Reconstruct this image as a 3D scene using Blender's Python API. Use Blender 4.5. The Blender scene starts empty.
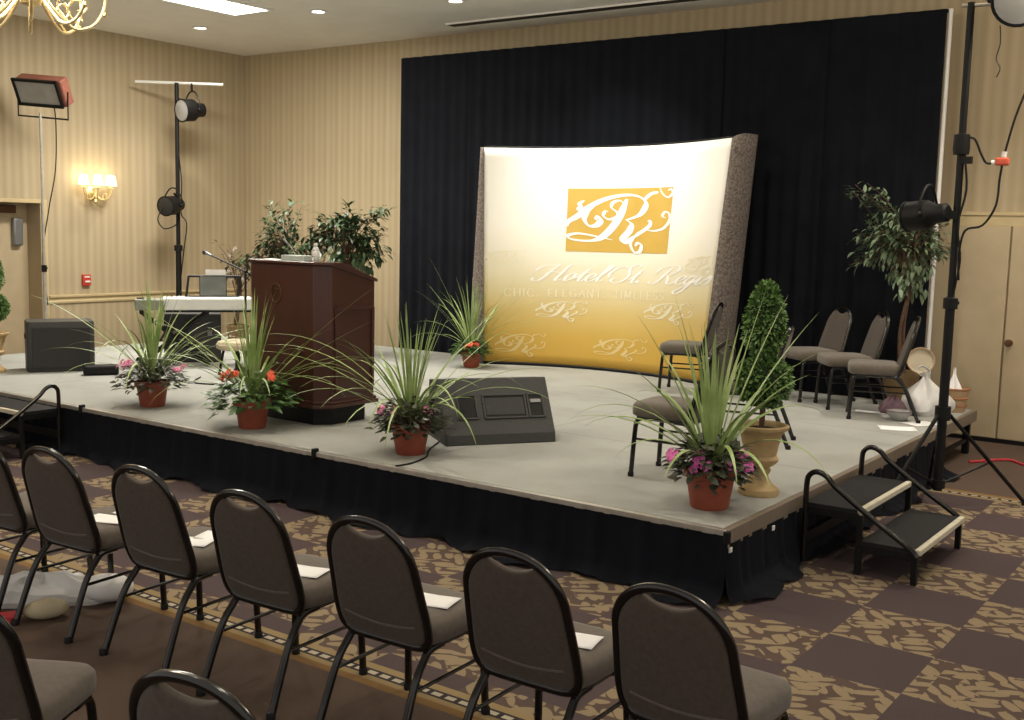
import bpy, bmesh, math, random
from mathutils import Vector as V, Matrix as M
PI=math.pi
sc=bpy.context.scene; COL=sc.collection
R=random.Random(7)
H=2.0; SZ=0.41      # eye height, stage height

# ------------------------------------------------------------------ materials
def mat(name,c,rough=.6,metal=0,c2=None,scale=20,bump=0,bscale=None,spec=None,emit=None,estr=0,detail=3,coat=0,sheen=0,trans=0):
    m=bpy.data.materials.new(name); m.use_nodes=True; nt=m.node_tree; b=nt.nodes['Principled BSDF']
    b.inputs['Base Color'].default_value=(*c,1); b.inputs['Roughness'].default_value=rough; b.inputs['Metallic'].default_value=metal
    if spec is not None: b.inputs['Specular IOR Level'].default_value=spec
    if coat: b.inputs['Coat Weight'].default_value=coat; b.inputs['Coat Roughness'].default_value=.08
    if sheen: b.inputs['Sheen Weight'].default_value=sheen
    if trans: b.inputs['Transmission Weight'].default_value=trans
    if emit: b.inputs['Emission Color'].default_value=(*emit,1); b.inputs['Emission Strength'].default_value=estr
    if c2 or bump:
        tc=nt.nodes.new('ShaderNodeTexCoord'); n=nt.nodes.new('ShaderNodeTexNoise'); n.inputs['Scale'].default_value=scale; n.inputs['Detail'].default_value=detail
        nt.links.new(tc.outputs['Object'],n.inputs['Vector'])
        if c2:
            r=nt.nodes.new('ShaderNodeValToRGB'); r.color_ramp.elements[0].color=(*c,1); r.color_ramp.elements[1].color=(*c2,1)
            r.color_ramp.elements[0].position=.35; r.color_ramp.elements[1].position=.65
            nt.links.new(n.outputs['Fac'],r.inputs['Fac']); nt.links.new(r.outputs['Color'],b.inputs['Base Color'])
        if bump:
            n2=nt.nodes.new('ShaderNodeTexNoise'); n2.inputs['Scale'].default_value=bscale or scale*4; nt.links.new(tc.outputs['Object'],n2.inputs['Vector'])
            bp=nt.nodes.new('ShaderNodeBump'); bp.inputs['Strength'].default_value=bump; bp.inputs['Distance'].default_value=.01
            nt.links.new(n2.outputs['Fac'],bp.inputs['Height']); nt.links.new(bp.outputs['Normal'],b.inputs['Normal'])
    return m

class NB:           # tiny node-building helper
    def __init__(s,name):
        s.m=bpy.data.materials.new(name); s.m.use_nodes=True; s.nt=s.m.node_tree; s.b=s.nt.nodes['Principled BSDF']
    def n(s,t,**k):
        x=s.nt.nodes.new(t)
        for a,v in k.items(): setattr(x,a,v)
        return x
    def l(s,a,b): s.nt.links.new(a,b)
    def math(s,op,a,b=None,c=None):
        x=s.n('ShaderNodeMath',operation=op)
        for i,v in enumerate((a,b,c)):
            if v is None: continue
            if isinstance(v,(int,float)): x.inputs[i].default_value=v
            else: s.l(v,x.inputs[i])
        return x.outputs[0]
    def mix(s,f,a,b):
        x=s.n('ShaderNodeMix',data_type='RGBA')
        if isinstance(f,(int,float)): x.inputs[0].default_value=f
        else: s.l(f,x.inputs[0])
        for i,v in ((6,a),(7,b)):
            if isinstance(v,tuple): x.inputs[i].default_value=(*v,1)
            else: s.l(v,x.inputs[i])
        return x.outputs[2]
    def xyz(s):
        tc=s.n('ShaderNodeTexCoord'); sp=s.n('ShaderNodeSeparateXYZ'); s.l(tc.outputs['Object'],sp.inputs[0]); s.tc=tc
        return sp.outputs
    def comb(s,x,y,z=0):
        c=s.n('ShaderNodeCombineXYZ')
        for i,v in enumerate((x,y,z)):
            if isinstance(v,(int,float)): c.inputs[i].default_value=v
            else: s.l(v,c.inputs[i])
        return c.outputs[0]
    def noise(s,vec,scale,detail=3):
        x=s.n('ShaderNodeTexNoise'); x.inputs['Scale'].default_value=scale; x.inputs['Detail'].default_value=detail; s.l(vec,x.inputs['Vector']); return x.outputs['Fac']
    def col(s,o,rough=.7):
        s.l(o,s.b.inputs['Base Color']); s.b.inputs['Roughness'].default_value=rough; return s.m

def wallpaper(name,axis):
    k=NB(name); o=k.xyz(); u=o[axis]
    a=k.math('SINE',k.math('MULTIPLY',u,2*PI/.115)); a2=k.math('SINE',k.math('MULTIPLY',u,2*PI/.23)); f=k.math('SINE',k.math('MULTIPLY',u,2*PI/.019))
    s=k.math('MULTIPLY_ADD',a,.30,.5); s=k.math('MULTIPLY_ADD',a2,.14,s); s=k.math('MULTIPLY_ADD',f,.06,s)
    nz=k.noise(k.comb(k.math('MULTIPLY',o[0],30),k.math('MULTIPLY',o[1],30),k.math('MULTIPLY',o[2],1.5)),1,2)
    s=k.math('MULTIPLY_ADD',k.math('SUBTRACT',nz,.5),.5,s)
    c=k.mix(s,(.375,.297,.182),(.455,.374,.247))
    k.b.inputs['Specular IOR Level'].default_value=.25
    return k.col(c,.6)

def carpet():
    k=NB('hotel_carpet'); o=k.xyz(); x,y=o[0],o[1]
    fx=k.math('FLOOR',k.math('DIVIDE',k.math('ADD',x,1.31),.515)); fy=k.math('FLOOR',k.math('DIVIDE',k.math('SUBTRACT',y,4.85),.53))
    chk=k.math('FLOORED_MODULO',k.math('ADD',fx,fy),2.0)      # 1 = dark, 0 = leafy
    def leaves(ang,sx,sy,off):
        ca,sa=math.cos(ang),math.sin(ang)
        u=k.math('ADD',k.math('MULTIPLY',x,ca*sx),k.math('MULTIPLY_ADD',y,sa*sx,off)); v=k.math('ADD',k.math('MULTIPLY',x,-sa*sy),k.math('MULTIPLY',y,ca*sy))
        vo=k.n('ShaderNodeTexVoronoi',voronoi_dimensions='2D'); vo.inputs['Scale'].default_value=1; vo.inputs['Randomness'].default_value=.75; k.l(k.comb(u,v),vo.inputs['Vector'])
        return k.math('LESS_THAN',vo.outputs['Distance'],.43)
    l1=leaves(.5,6.0,16.5,0); l2=leaves(2.3,6.2,16,3.3)
    big=k.noise(k.comb(x,y),6.5,0); sel=k.math('GREATER_THAN',big,.5)
    lf=k.math('ADD',k.math('MULTIPLY',l1,sel),k.math('MULTIPLY',l2,k.math('SUBTRACT',1.0,sel)))
    fine=k.noise(o[0].node.inputs[0].links[0].from_socket,160,2); fm=k.noise(o[0].node.inputs[0].links[0].from_socket,9,3)
    tan=k.mix(fine,(.19,.142,.086),(.32,.25,.157)); dk=k.mix(fine,(.058,.040,.042),(.095,.069,.070)); dk2=k.mix(fine,(.072,.048,.040),(.115,.08,.066))
    leafy=k.mix(lf,dk2,tan); pat=k.mix(chk,leafy,dk)
    plain=k.mix(fine,(.088,.060,.045),(.14,.098,.074)); plain=k.mix(k.math('MULTIPLY',fm,.35),plain,(.07,.048,.036))
    # field between the two borders
    inside=k.math('MULTIPLY',k.math('GREATER_THAN',y,3.58),k.math('LESS_THAN',y,9.1))
    c=k.mix(inside,plain,pat)
    def band(y0,y1,colr,c):
        m=k.math('MULTIPLY',k.math('GREATER_THAN',y,y0),k.math('LESS_THAN',y,y1)); return k.mix(m,c,colr)
    for b,s in ((3.55,1),(9.12,-1)):
        def yy(a,c_): return (b+a*s,b+c_*s) if s>0 else (b-c_,b-a)
        c=band(*yy(-.10,.10),(.26,.19,.095),c); c=band(*yy(-.10,-.05),(.20,.115,.045),c); c=band(*yy(-.012,.05),(.035,.028,.03),c)
        dash=k.math('LESS_THAN',k.math('FLOORED_MODULO',x,.075),.05)
        m=k.math('MULTIPLY',dash,k.math('MULTIPLY',k.math('GREATER_THAN',y,yy(.004,.034)[0]),k.math('LESS_THAN',y,yy(.004,.034)[1])))
        c=k.mix(m,c,(.42,.37,.28))
    bp=k.n('ShaderNodeBump'); bp.inputs['Strength'].default_value=.4; bp.inputs['Distance'].default_value=.004; k.l(fine,bp.inputs['Height']); k.l(bp.outputs[0],k.b.inputs['Normal'])
    k.b.inputs['Specular IOR Level'].default_value=.15
    return k.col(c,.95)

def stage_carpet():
    k=NB('grey_stage_carpet'); o=k.xyz(); vec=k.tc.outputs['Object']
    a=k.noise(vec,1.6,5); f=k.noise(vec,120,2)
    c=k.mix(f,(.29,.295,.272),(.43,.435,.405)); st=k.n('ShaderNodeValToRGB'); st.color_ramp.elements[0].position=.42; st.color_ramp.elements[1].position=.68
    k.l(a,st.inputs[0]); c=k.mix(k.math('MULTIPLY',st.outputs[0],.5),c,(.25,.25,.225))
    # seams between the deck boards every 1.22 m and 1.83 m
    sx=k.math('LESS_THAN',k.math('FLOORED_MODULO',k.math('ADD',o[0],2.44),2.44),.012); sy=k.math('LESS_THAN',k.math('FLOORED_MODULO',k.math('SUBTRACT',o[1],5.45),1.825),.012)
    c=k.mix(k.math('MULTIPLY',k.math('MAXIMUM',sx,sy),.5),c,(.16,.15,.13))
    k.b.inputs['Specular IOR Level'].default_value=.2
    return k.col(c,.95)

def print_gradient(z0,z1):
    # the banner is printed cream white at the top running into gold at the foot
    k=NB('printed_banner'); o=k.xyz(); t=k.math('DIVIDE',k.math('SUBTRACT',o[2],z0),z1-z0)
    r=k.n('ShaderNodeValToRGB'); e=r.color_ramp.elements
    e[0].position=0; e[0].color=(.60,.36,.055,1); e[1].position=1; e[1].color=(.93,.91,.84,1)
    for p,c in ((.13,(.62,.40,.075)),(.25,(.65,.49,.18)),(.37,(.72,.63,.39)),(.50,(.82,.77,.62)),(.66,(.89,.86,.77))):
        q=e.new(p); q.color=(*c,1)
    k.l(t,r.inputs[0]); return k.col(r.outputs[0],.55)

def wood(name,c1,c2,rough=.35):
    k=NB(name); o=k.xyz(); v=k.comb(k.math('MULTIPLY',o[0],9),k.math('MULTIPLY',o[1],9),k.math('MULTIPLY',o[2],.8)); n=k.noise(v,2.2,5)
    return k.col(k.mix(n,c1,c2),rough)

def wicker(name,c1,c2):
    k=NB(name); o=k.xyz(); w=k.math('SINE',k.math('MULTIPLY',o[2],260)); w2=k.math('SINE',k.math('MULTIPLY',k.math('ADD',o[0],o[1]),170))
    return k.col(k.mix(k.math('MULTIPLY_ADD',k.math('MULTIPLY',w,w2),.5,.5),c1,c2),.7)

MT=dict(
 wall_b=wallpaper('striped_wallpaper_along_x',0), wall_l=wallpaper('striped_wallpaper_along_y',1), carpet=carpet(), stage=stage_carpet(),
 ceil=mat('ceiling_paint',(.78,.77,.73),.8,c2=(.82,.81,.77),scale=3), trim=mat('cream_trim',(.50,.40,.22),.5,c2=(.54,.43,.245),scale=6),
 doorp=mat('beige_door',(.46,.37,.235),.5,c2=(.49,.395,.255),scale=5), black=mat('black_gloss_metal',(.006,.005,.0045),.2,0,spec=.4,coat=.25),
 blackm=mat('black_matt_metal',(.0045,.0045,.005),.5,c2=(.007,.007,.007),scale=30,spec=.25), fabric=mat('brown_chair_fabric',(.058,.042,.030),.85,c2=(.072,.053,.039),scale=60,bump=.15,bscale=400,sheen=.15),
 seatf=mat('taupe_seat_fabric',(.108,.089,.070),.9,c2=(.13,.107,.085),scale=40,bump=.15,bscale=400,sheen=.2),
 drape=mat('navy_black_drape',(.0038,.0048,.0075),.9,c2=(.006,.0072,.011),scale=4,spec=.15), skirt=mat('black_skirt_cloth',(.0035,.004,.007),.9,c2=(.005,.006,.010),scale=6,spec=.15),
 alu=mat('aluminium_trim',(.42,.40,.36),.35,.6,c2=(.50,.48,.44),scale=15), fascia=wood('brown_fascia_wood',(.15,.12,.09),(.23,.185,.14),.5),
 white=mat('white_plastic',(.78,.77,.74),.45,c2=(.72,.71,.68),scale=10), paper=mat('white_paper',(.95,.95,.95),.6,c2=(.92,.92,.93),scale=12),
 wood=wood('dark_mahogany',(.040,.012,.008),(.066,.020,.012),.32), terracotta=mat('terracotta_plastic',(.26,.055,.028),.55,c2=(.31,.072,.036),scale=18),
 soil=mat('potting_soil',(.02,.013,.008),.95,c2=(.05,.03,.02),scale=60,bump=.5), blade=mat('spike_leaf',(.20,.30,.075),.45,c2=(.36,.46,.19),scale=7),
 bed=mat('bedding_leaf',(.028,.055,.016),.5,c2=(.055,.10,.03),scale=25), bed2=mat('broad_bedding_leaf',(.045,.10,.022),.45,c2=(.08,.16,.04),scale=25),
 bed3=mat('dusky_bedding_leaf',(.036,.056,.022),.5,c2=(.066,.058,.042),scale=25),
 pink=mat('pink_petal',(.72,.16,.36),.6,c2=(.80,.36,.50),scale=60), magenta=mat('magenta_petal',(.62,.06,.34),.6,c2=(.75,.22,.50),scale=60), red=mat('red_petal',(.60,.05,.018),.6,c2=(.72,.12,.04),scale=50),
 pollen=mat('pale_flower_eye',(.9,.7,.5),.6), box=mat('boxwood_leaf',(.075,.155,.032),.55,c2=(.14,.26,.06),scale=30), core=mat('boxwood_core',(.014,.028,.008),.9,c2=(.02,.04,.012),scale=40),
 ficus=mat('ficus_leaf',(.028,.058,.022),.45,c2=(.060,.105,.04),scale=14), ficus2=mat('grey_green_ficus_leaf',(.10,.15,.08),.5,c2=(.20,.27,.16),scale=14), redleaf=mat('dusky_red_leaf',(.10,.045,.03),.5,c2=(.06,.07,.03),scale=16), bark=mat('bark',(.10,.055,.035),.8,c2=(.16,.09,.055),scale=30,bump=.4),
 stone=mat('tan_urn_stone',(.42,.29,.13),.7,c2=(.52,.37,.18),scale=12,bump=.2,bscale=60), grey=mat('grey_metal',(.22,.22,.22),.4,.5), lens=mat('lamp_glass',(.30,.30,.29),.2,c2=(.36,.36,.35),scale=5),
 brass=mat('polished_brass',(.80,.64,.34),.3,.7,c2=(.88,.74,.44),scale=8), shade=mat('lit_lamp_shade',(.9,.8,.6),.6,emit=(1,.84,.55),estr=5), bulb=mat('lit_candle_bulb',(1,.9,.7),.4,emit=(1,.85,.6),estr=40),
 diff=mat('lit_diffuser',(.9,.9,.9),.6,emit=(1,.97,.90),estr=9), dlamp=mat('lit_downlight',(.9,.9,.9),.6,emit=(1,.95,.85),estr=14), redp=mat('red_alarm_paint',(.45,.035,.02),.4,c2=(.5,.05,.03),scale=20),
 darkend=mat('speckled_brown_carpet_panel',(.09,.073,.062),.9,c2=(.24,.20,.175),scale=45,detail=6), gold=mat('gold_print',(.56,.36,.065),.5,c2=(.60,.39,.08),scale=3), ink=mat('white_print',(.93,.91,.86),.5),
 faint=mat('pale_cream_print',(.80,.73,.52),.55), faint2=mat('pale_gold_print',(.73,.58,.26),.55), panelblk=mat('black_speaker_vinyl',(.030,.030,.030),.55,c2=(.040,.040,.039),scale=80,bump=.2,bscale=300), grille=mat('speaker_grille',(.02,.02,.02),.5,.3,c2=(.03,.03,.03),scale=150),
 silver=mat('silver_keyboard_shell',(.62,.63,.60),.4,c2=(.66,.67,.64),scale=6), sage=mat('sage_grey_panel',(.20,.21,.17),.5,c2=(.23,.24,.19),scale=8), sheet=mat('grey_music_sheet',(.10,.115,.105),.6,c2=(.13,.14,.13),scale=9),
 bag=mat('white_plastic_bag',(.66,.65,.64),.35,c2=(.74,.73,.71),scale=8,bump=.3,bscale=25), bagp=mat('plum_cloth',(.13,.07,.10),.8,c2=(.18,.11,.13),scale=12), wick=wicker('woven_wicker',(.36,.22,.11),(.56,.40,.24)), wickpale=wicker('pale_woven_straw',(.42,.36,.25),(.60,.53,.40)), terr2=mat('terracotta_band',(.32,.13,.055),.7,c2=(.40,.19,.09),scale=20),
 orange=mat('orange_red_connector',(.62,.09,.04),.5,c2=(.68,.12,.06),scale=20), cream=mat('cream_cushion',(.42,.36,.24),.8,c2=(.48,.41,.28),scale=10), steptop=mat('black_ribbed_tread',(.009,.009,.010),.7,c2=(.014,.014,.015),scale=60,spec=.25), nosing=mat('white_nosing',(.62,.58,.46),.55,c2=(.52,.48,.37),scale=14),
 rust=mat('reddish_lamp_housing',(.22,.075,.05),.5,c2=(.27,.10,.07),scale=14), bronze=mat('dark_bronze_emblem',(.12,.06,.03),.4,.5), cardred=mat('red_packet',(.5,.03,.04),.45,c2=(.56,.05,.06),scale=20), water=mat('clear_bottle',(.86,.88,.86),.15,trans=.6), pale=mat('pale_box_card',(.40,.46,.42),.6,c2=(.44,.50,.46),scale=9), tanpot=mat('tan_basket',(.26,.17,.08),.8,c2=(.33,.22,.11),scale=25))

# ------------------------------------------------------------------ mesh builder
def spl(pts,k=6,closed=False):
    P=[V(p) for p in pts]; n=len(P); out=[]
    rng=range(n) if closed else range(n-1)
    for i in rng:
        if closed: a,b,c,d=P[(i-1)%n],P[i],P[(i+1)%n],P[(i+2)%n]
        else: a,b,c,d=P[max(i-1,0)],P[i],P[i+1],P[min(i+2,n-1)]
        for j in range(k):
            t=j/k; out.append(.5*((2*b)+(c-a)*t+(2*a-5*b+4*c-d)*t*t+(3*b-a-3*c+d)*t**3))
    if not closed: out.append(P[-1])
    return out

class MB:
    def __init__(s): s.v=[]; s.f=[]
    def add(s,vs,fs):
        b=len(s.v); s.v+= [V(p) for p in vs]; s.f+=[tuple(b+i for i in f) for f in fs]; return s
    def box(s,c,d,rot=0,M_=None):
        hx,hy,hz=d[0]/2,d[1]/2,d[2]/2
        vs=[V((x,y,z)) for x in(-hx,hx) for y in(-hy,hy) for z in(-hz,hz)]
        T=M.Translation(c)@M.Rotation(rot,4,'Z')
        if M_ is not None: T=M.Translation(c)@M_
        return s.add([T@p for p in vs],[(0,1,3,2),(4,6,7,5),(0,4,5,1),(2,3,7,6),(0,2,6,4),(1,5,7,3)])
    def tube(s,pts,r,n=8,closed=False,cap=True,flat=1):
        P=[V(p) for p in pts]; m=len(P); rr=r if isinstance(r,(list,tuple)) else [r]*m
        if len(rr)!=m: rr=[rr[0]+(rr[-1]-rr[0])*i/(m-1) for i in range(m)]
        vs=[]; up=None
        for i in range(m):
            if closed: t=(P[(i+1)%m]-P[i-1])
            else: t=P[min(i+1,m-1)]-P[max(i-1,0)]
            t=t.normalized() if t.length>1e-9 else V((0,0,1))
            if up is None: up=V((0,0,1)) if abs(t.z)<.9 else V((1,0,0))
            a=(up-t*up.dot(t)); a=a.normalized() if a.length>1e-6 else t.orthogonal().normalized(); up=a; b=t.cross(a)
            for j in range(n):
                g=2*PI*j/n; vs.append(P[i]+(a*math.cos(g)*flat+b*math.sin(g))*rr[i])
        fs=[(i*n+j,i*n+(j+1)%n,((i+1)%m)*n+(j+1)%n,((i+1)%m)*n+j) for i in range(m if closed else m-1) for j in range(n)]
        if cap and not closed: fs+=[tuple(range(n))[::-1],tuple((m-1)*n+j for j in range(n))]
        return s.add(vs,fs)
    def lathe(s,prof,c=(0,0,0),n=24,T=None):
        vs=[];m=len(prof)
        for r,z in prof:
            for j in range(n):
                g=2*PI*j/n; vs.append(V((r*math.cos(g),r*math.sin(g),z)))
        T=(M.Translation(c)@T) if T is not None else M.Translation(c)
        fs=[(i*n+j,i*n+(j+1)%n,(i+1)*n+(j+1)%n,(i+1)*n+j) for i in range(m-1) for j in range(n)]
        if prof[0][0]>1e-4: fs.append(tuple(range(n))[::-1])
        if prof[-1][0]>1e-4: fs.append(tuple((m-1)*n+j for j in range(n)))
        return s.add([T@p for p in vs],fs)
    def grid(s,fn,nu,nv,closeu=False):
        vs=[fn(i/nu,j/nv) for j in range(nv+1) for i in range(nu+1)]; w=nu+1
        return s.add(vs,[(j*w+i,j*w+i+1,(j+1)*w+i+1,(j+1)*w+i) for j in range(nv) for i in range(nu)])
    def prism(s,poly,z0,z1,T=None):
        n=len(poly); vs=[V((x,y,z0)) for x,y in poly]+[V((x,y,z1)) for x,y in poly]
        if T is not None: vs=[T@p for p in vs]
        return s.add(vs,[tuple(range(n))[::-1],tuple(range(n,2*n))]+[(i,(i+1)%n,n+(i+1)%n,n+i) for i in range(n)])
    def ball(s,c,r,nu=14,nv=9):
        r=(r,r,r) if isinstance(r,(int,float)) else r
        vs=[];
        for j in range(nv+1):
            t=PI*j/nv
            for i in range(nu): g=2*PI*i/nu; vs.append(V((c[0]+r[0]*math.sin(t)*math.cos(g),c[1]+r[1]*math.sin(t)*math.sin(g),c[2]-r[2]*math.cos(t))))
        return s.add(vs,[(j*nu+i,j*nu+(i+1)%nu,(j+1)*nu+(i+1)%nu,(j+1)*nu+i) for j in range(nv) for i in range(nu)])
    def leaf(s,p,d,l,w,up=V((0,0,1)),droop=.25):
        p=V(p); d=V(d).normalized(); sd=d.cross(up); sd=sd.normalized() if sd.length>1e-4 else d.orthogonal().normalized(); nn=sd.cross(d)
        q=lambda t,k,h: p+d*(l*t)+sd*(w*k)+nn*(h*l)
        return s.add([q(0,0,0),q(.35,-.5,.04),q(.35,0,0),q(.35,.5,.04),q(.7,-.4,-droop*.3),q(.7,0,-droop*.4),q(.7,.4,-droop*.3),q(1,0,-droop)],[(0,1,2),(0,2,3),(1,4,5,2),(2,5,6,3),(4,7,5),(5,7,6)])
    def build(s,name,m,parent=None,smooth=True,bevel=0,subs=0,solid=0,weld=True,angle=40):
        me=bpy.data.meshes.new(name); me.from_pydata([tuple(p) for p in s.v],[],s.f); me.validate()
        bm=bmesh.new(); bm.from_mesh(me)
        if weld: bmesh.ops.remove_doubles(bm,verts=bm.verts,dist=1e-6)
        if not solid: bmesh.ops.recalc_face_normals(bm,faces=bm.faces)
        bm.to_mesh(me); bm.free()
        if smooth:
            me.polygons.foreach_set('use_smooth',[True]*len(me.polygons))
            try: me.set_sharp_from_angle(angle=math.radians(angle))
            except Exception: pass
        me.materials.append(MT[m]); o=bpy.data.objects.new(name,me); COL.objects.link(o)
        if parent: o.parent=parent
        if bevel: b=o.modifiers.new('bevel','BEVEL'); b.width=bevel; b.segments=2; b.limit_method='ANGLE'; b.angle_limit=math.radians(35)
        if subs: b=o.modifiers.new('subd','SUBSURF'); b.levels=subs; b.render_levels=subs
        if solid: b=o.modifiers.new('solid','SOLIDIFY'); b.thickness=solid; b.offset=-1
        return o

def tag(o,label,cat,group=None,kind=None):
    o['label']=label; o['category']=cat
    if group: o['group']=group
    if kind: o['kind']=kind
    return o
def thing(name,label,cat,loc=(0,0,0),rz=0,group=None,scale=1):
    o=bpy.data.objects.new(name,None); COL.objects.link(o); o.location=loc; o.rotation_euler=(0,0,rz); o.scale=(scale,)*3; o.empty_display_size=.1
    return tag(o,label,cat,group)
def struct(o,label=None,cat=None):
    o['kind']='structure'
    if label: o['label']=label; o['category']=cat or 'room'
    return o
def dup(root,label=None,loc=None,rz=None):
    def cp(o,par):
        c=o.copy(); COL.objects.link(c)
        if par is not None: c.parent=par
        for ch in list(o.children): cp(ch,c)
        return c
    r=cp(root,None)
    if label: r['label']=label
    if loc is not None: r.location=loc
    if rz is not None: r.rotation_euler=(0,0,rz)
    return r
def rad(d): return math.radians(d)

# ------------------------------------------------------------------ room
XL,YB,ZC=-13.47,11.7,4.5
struct(MB().box((-4.7,4.8,-.05),(18.6,15.0,.1)).build('floor','carpet',smooth=False),'patterned brown and tan hotel carpet with striped border','floor')
struct(MB().box((-4.7,4.8,ZC+.06),(18.6,15.0,.12)).build('ceiling','ceil',smooth=False),'pale plain ceiling','ceiling')
b=MB(); b.box(((XL+4.6)/2,YB+.075,ZC/2),(4.6-XL+.3,.15,ZC)); struct(b.build('wall_back','wall_b',smooth=False),'striped yellow wallpaper wall behind the stage','wall')
DY0,DY1,DZ=7.15,8.265,2.177
b=MB(); b.box((XL-.2,(DY1+YB)/2,ZC/2),(.4,YB-DY1,ZC)); b.box((XL-.2,(-2.7+DY0)/2,ZC/2),(.4,DY0+2.7,ZC)); b.box((XL-.2,(DY0+DY1)/2,(DZ+ZC)/2),(.4,DY1-DY0,ZC-DZ))
wl=struct(b.build('wall_left','wall_l',smooth=False),'striped wallpaper wall on the left with a doorway','wall')
d=MB().box((XL-.34,(DY0+DY1)/2,DZ/2),(.06,DY1-DY0,DZ)).build('door_1','doorp',smooth=False,bevel=.004); struct(d,'recessed cream door in the left wall','door')
MB().box((XL-.27,7.80,2.09),(.07,.55,.10)).build('door_closer','bronze',d,bevel=.008)
MB().box((XL-.27,8.10,1.80),(.08,.13,.36)).build('door_hold_box','grey',d,bevel=.02)
b=MB(); b.tube([(XL-.30,7.3,1.0),(XL-.22,7.3,1.0),(XL-.22,7.42,1.0)],.012); b.build('door_handle','brass',d)
b=MB()
b.box((XL+.012,(DY1+.05),DZ/2),(.024,.07,DZ)); b.box((XL+.012,(DY0+DY1)/2,DZ+.02),(.024,DY1-DY0+.17,.05)); b.box((XL+.012,DY0-.05,DZ/2),(.024,.07,DZ))
struct(b.build('trim_1','trim',smooth=False,bevel=.005),'cream door casing on the left wall','trim')
def rail(y0,y1):
    prof=[(0,.86),(.018,.865),(.022,.89),(.012,.905),(.014,.93),(.034,.945),(.036,.97),(.01,.975),(0,.975)]
    b=MB(); n=len(prof); b.add([(XL+x,y0,z) for x,z in prof]+[(XL+x,y1,z) for x,z in prof],[tuple(range(n)),tuple(range(n,2*n))[::-1]]+[(i,(i+1)%n,n+(i+1)%n,n+i) for i in range(n)])
    return b
struct(rail(DY1+.09,YB).build('trim_2','trim',smooth=False),'cream chair rail along the left wall','trim')
struct(MB().box((XL+.012,(DY1+.09+YB)/2,.07),(.024,YB-DY1-.09,.14)).build('baseboard_left','trim',smooth=False,bevel=.004),'baseboard along left wall','baseboard')
# double doors and the rail over them in the back wall, right of the drape
b=MB(); b.box((-.4,YB-.018,2.25),(5.2,.036,.035)); b.box((-.4,YB-.012,2.18),(5.2,.024,.10)); struct(b.build('trim_3','trim',smooth=False,bevel=.004),'cream header rail above the beige doors','trim')
for i,(x0,x1) in enumerate(((-3.45,-2.408),(-2.392,-1.35))):
    d=MB().box(((x0+x1)/2,YB-.02,1.085),(x1-x0,.04,2.09)).build('door_%d'%(i+2),'doorp',smooth=False,bevel=.006); struct(d,'left leaf of the beige double doors' if i==0 else 'right leaf of the beige double doors, with round knob','door')
    if i==1:
        T=M.Rotation(PI/2,4,'X'); MB().lathe([(0,0),(.032,0),(.032,.008),(.012,.012),(.012,.04),(.03,.05),(.036,.065),(.028,.08),(0,.084)],(x0+.05,YB-.04,1.0),18,T).build('door_knob','bronze',d)
struct(MB().box((-.4,YB-.047,.02),(5.0,.012,.04)).build('door_foot_shadow','blackm',smooth=False),'dark strip standing for the shadow under the beige doors','baseboard')  # shadow along the foot of the doors, built as a dark strip

# ceiling fittings
def troffer(x0,x1,y0,y1,label):
    t=thing('ceiling_light',label,'light',((x0+x1)/2,(y0+y1)/2,ZC)); w,d=(x1-x0),(y1-y0)
    b=MB()
    for sx in(-1,1): b.box((sx*(w/2+.02),0,-.012),(.04,d+.08,.024))
    for sy in(-1,1): b.box((0,sy*(d/2+.02),-.012),(w,.04,.024))
    b.build('frame','white',t,smooth=False,bevel=.003); MB().box((0,0,-.006),(w,d,.012)).build('diffuser','diff',t,smooth=False)
troffer(-10.86,-10.26,7.6,9.28,'bright rectangular ceiling light panel above the keyboard end of the stage')
def downlight(x,y,label):
    t=thing('downlight',label,'light',(x,y,ZC),0,'round downlights in the ceiling')
    MB().lathe([(.075,-.001),(.11,-.002),(.115,-.010),(.08,-.014),(.072,-.004)],(0,0,0),28).build('trim_ring','white',t); MB().lathe([(.0,-.008),(.05,-.007),(.074,-.003),(.074,0)],(0,0,0),28).build('lamp','dlamp',t)
for x,y,l in ((-12.05,9.72,'small round downlight nearest the left corner of the ceiling'),(-9.84,9.67,'small round downlight right of the bright rectangular panel'),(-8.0,9.97,'round downlight cut by the top edge, above the black drape')): downlight(x,y,l)
b=MB(); b.box((-6.5,11.12,ZC-.008),(5.0,.16,.016)); v=tag(b.build('air_slot','blackm',smooth=False),'long dark air slot in the ceiling above the drape','vent')
for yy in(-.09,.09): MB().box((-6.5,11.12+yy,ZC-.009),(5.0,.02,.018)).build('slot_frame','ceil',v,smooth=False)

# ------------------------------------------------------------------ stage
SX0,SX1,SY0,SY1=-12.2,-2.44,5.45,10.93
st=thing('stage','grey carpeted stage with black pleated skirt','stage',((SX0+SX1)/2,SY0,0))
def L(o): o.matrix_parent_inverse=M.Translation(st.location).inverted(); return o
L(MB().box(((SX0+SX1)/2,(SY0+SY1)/2,SZ-.045),(SX1-SX0-.06,SY1-SY0-.06,.09)).build('deck','stage',st,smooth=False))
b=MB(); b.box(((SX0+SX1)/2,SY0+.01,SZ-.018),(SX1-SX0+.0,.04,.036)); L(b.build('front_edging','alu',st,smooth=False,bevel=.004))
b=MB(); b.box(((SX0+SX1)/2,SY0+.016,SZ-.062),(SX1-SX0-.02,.03,.05)); L(b.build('front_fascia','fascia',st,smooth=False,bevel=.004))
b=MB(); b.box((SX1-.01,(SY0+SY1)/2,SZ-.05),(.04,SY1-SY0,.10)); L(b.build('side_fascia','fascia',st,smooth=False,bevel=.004))
b=MB(); b.box(((SX0+SX1)/2,SY1-.01,SZ-.05),(SX1-SX0-.05,.04,.10)); L(b.build('rear_fascia','fascia',st,smooth=False,bevel=.004))
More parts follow.
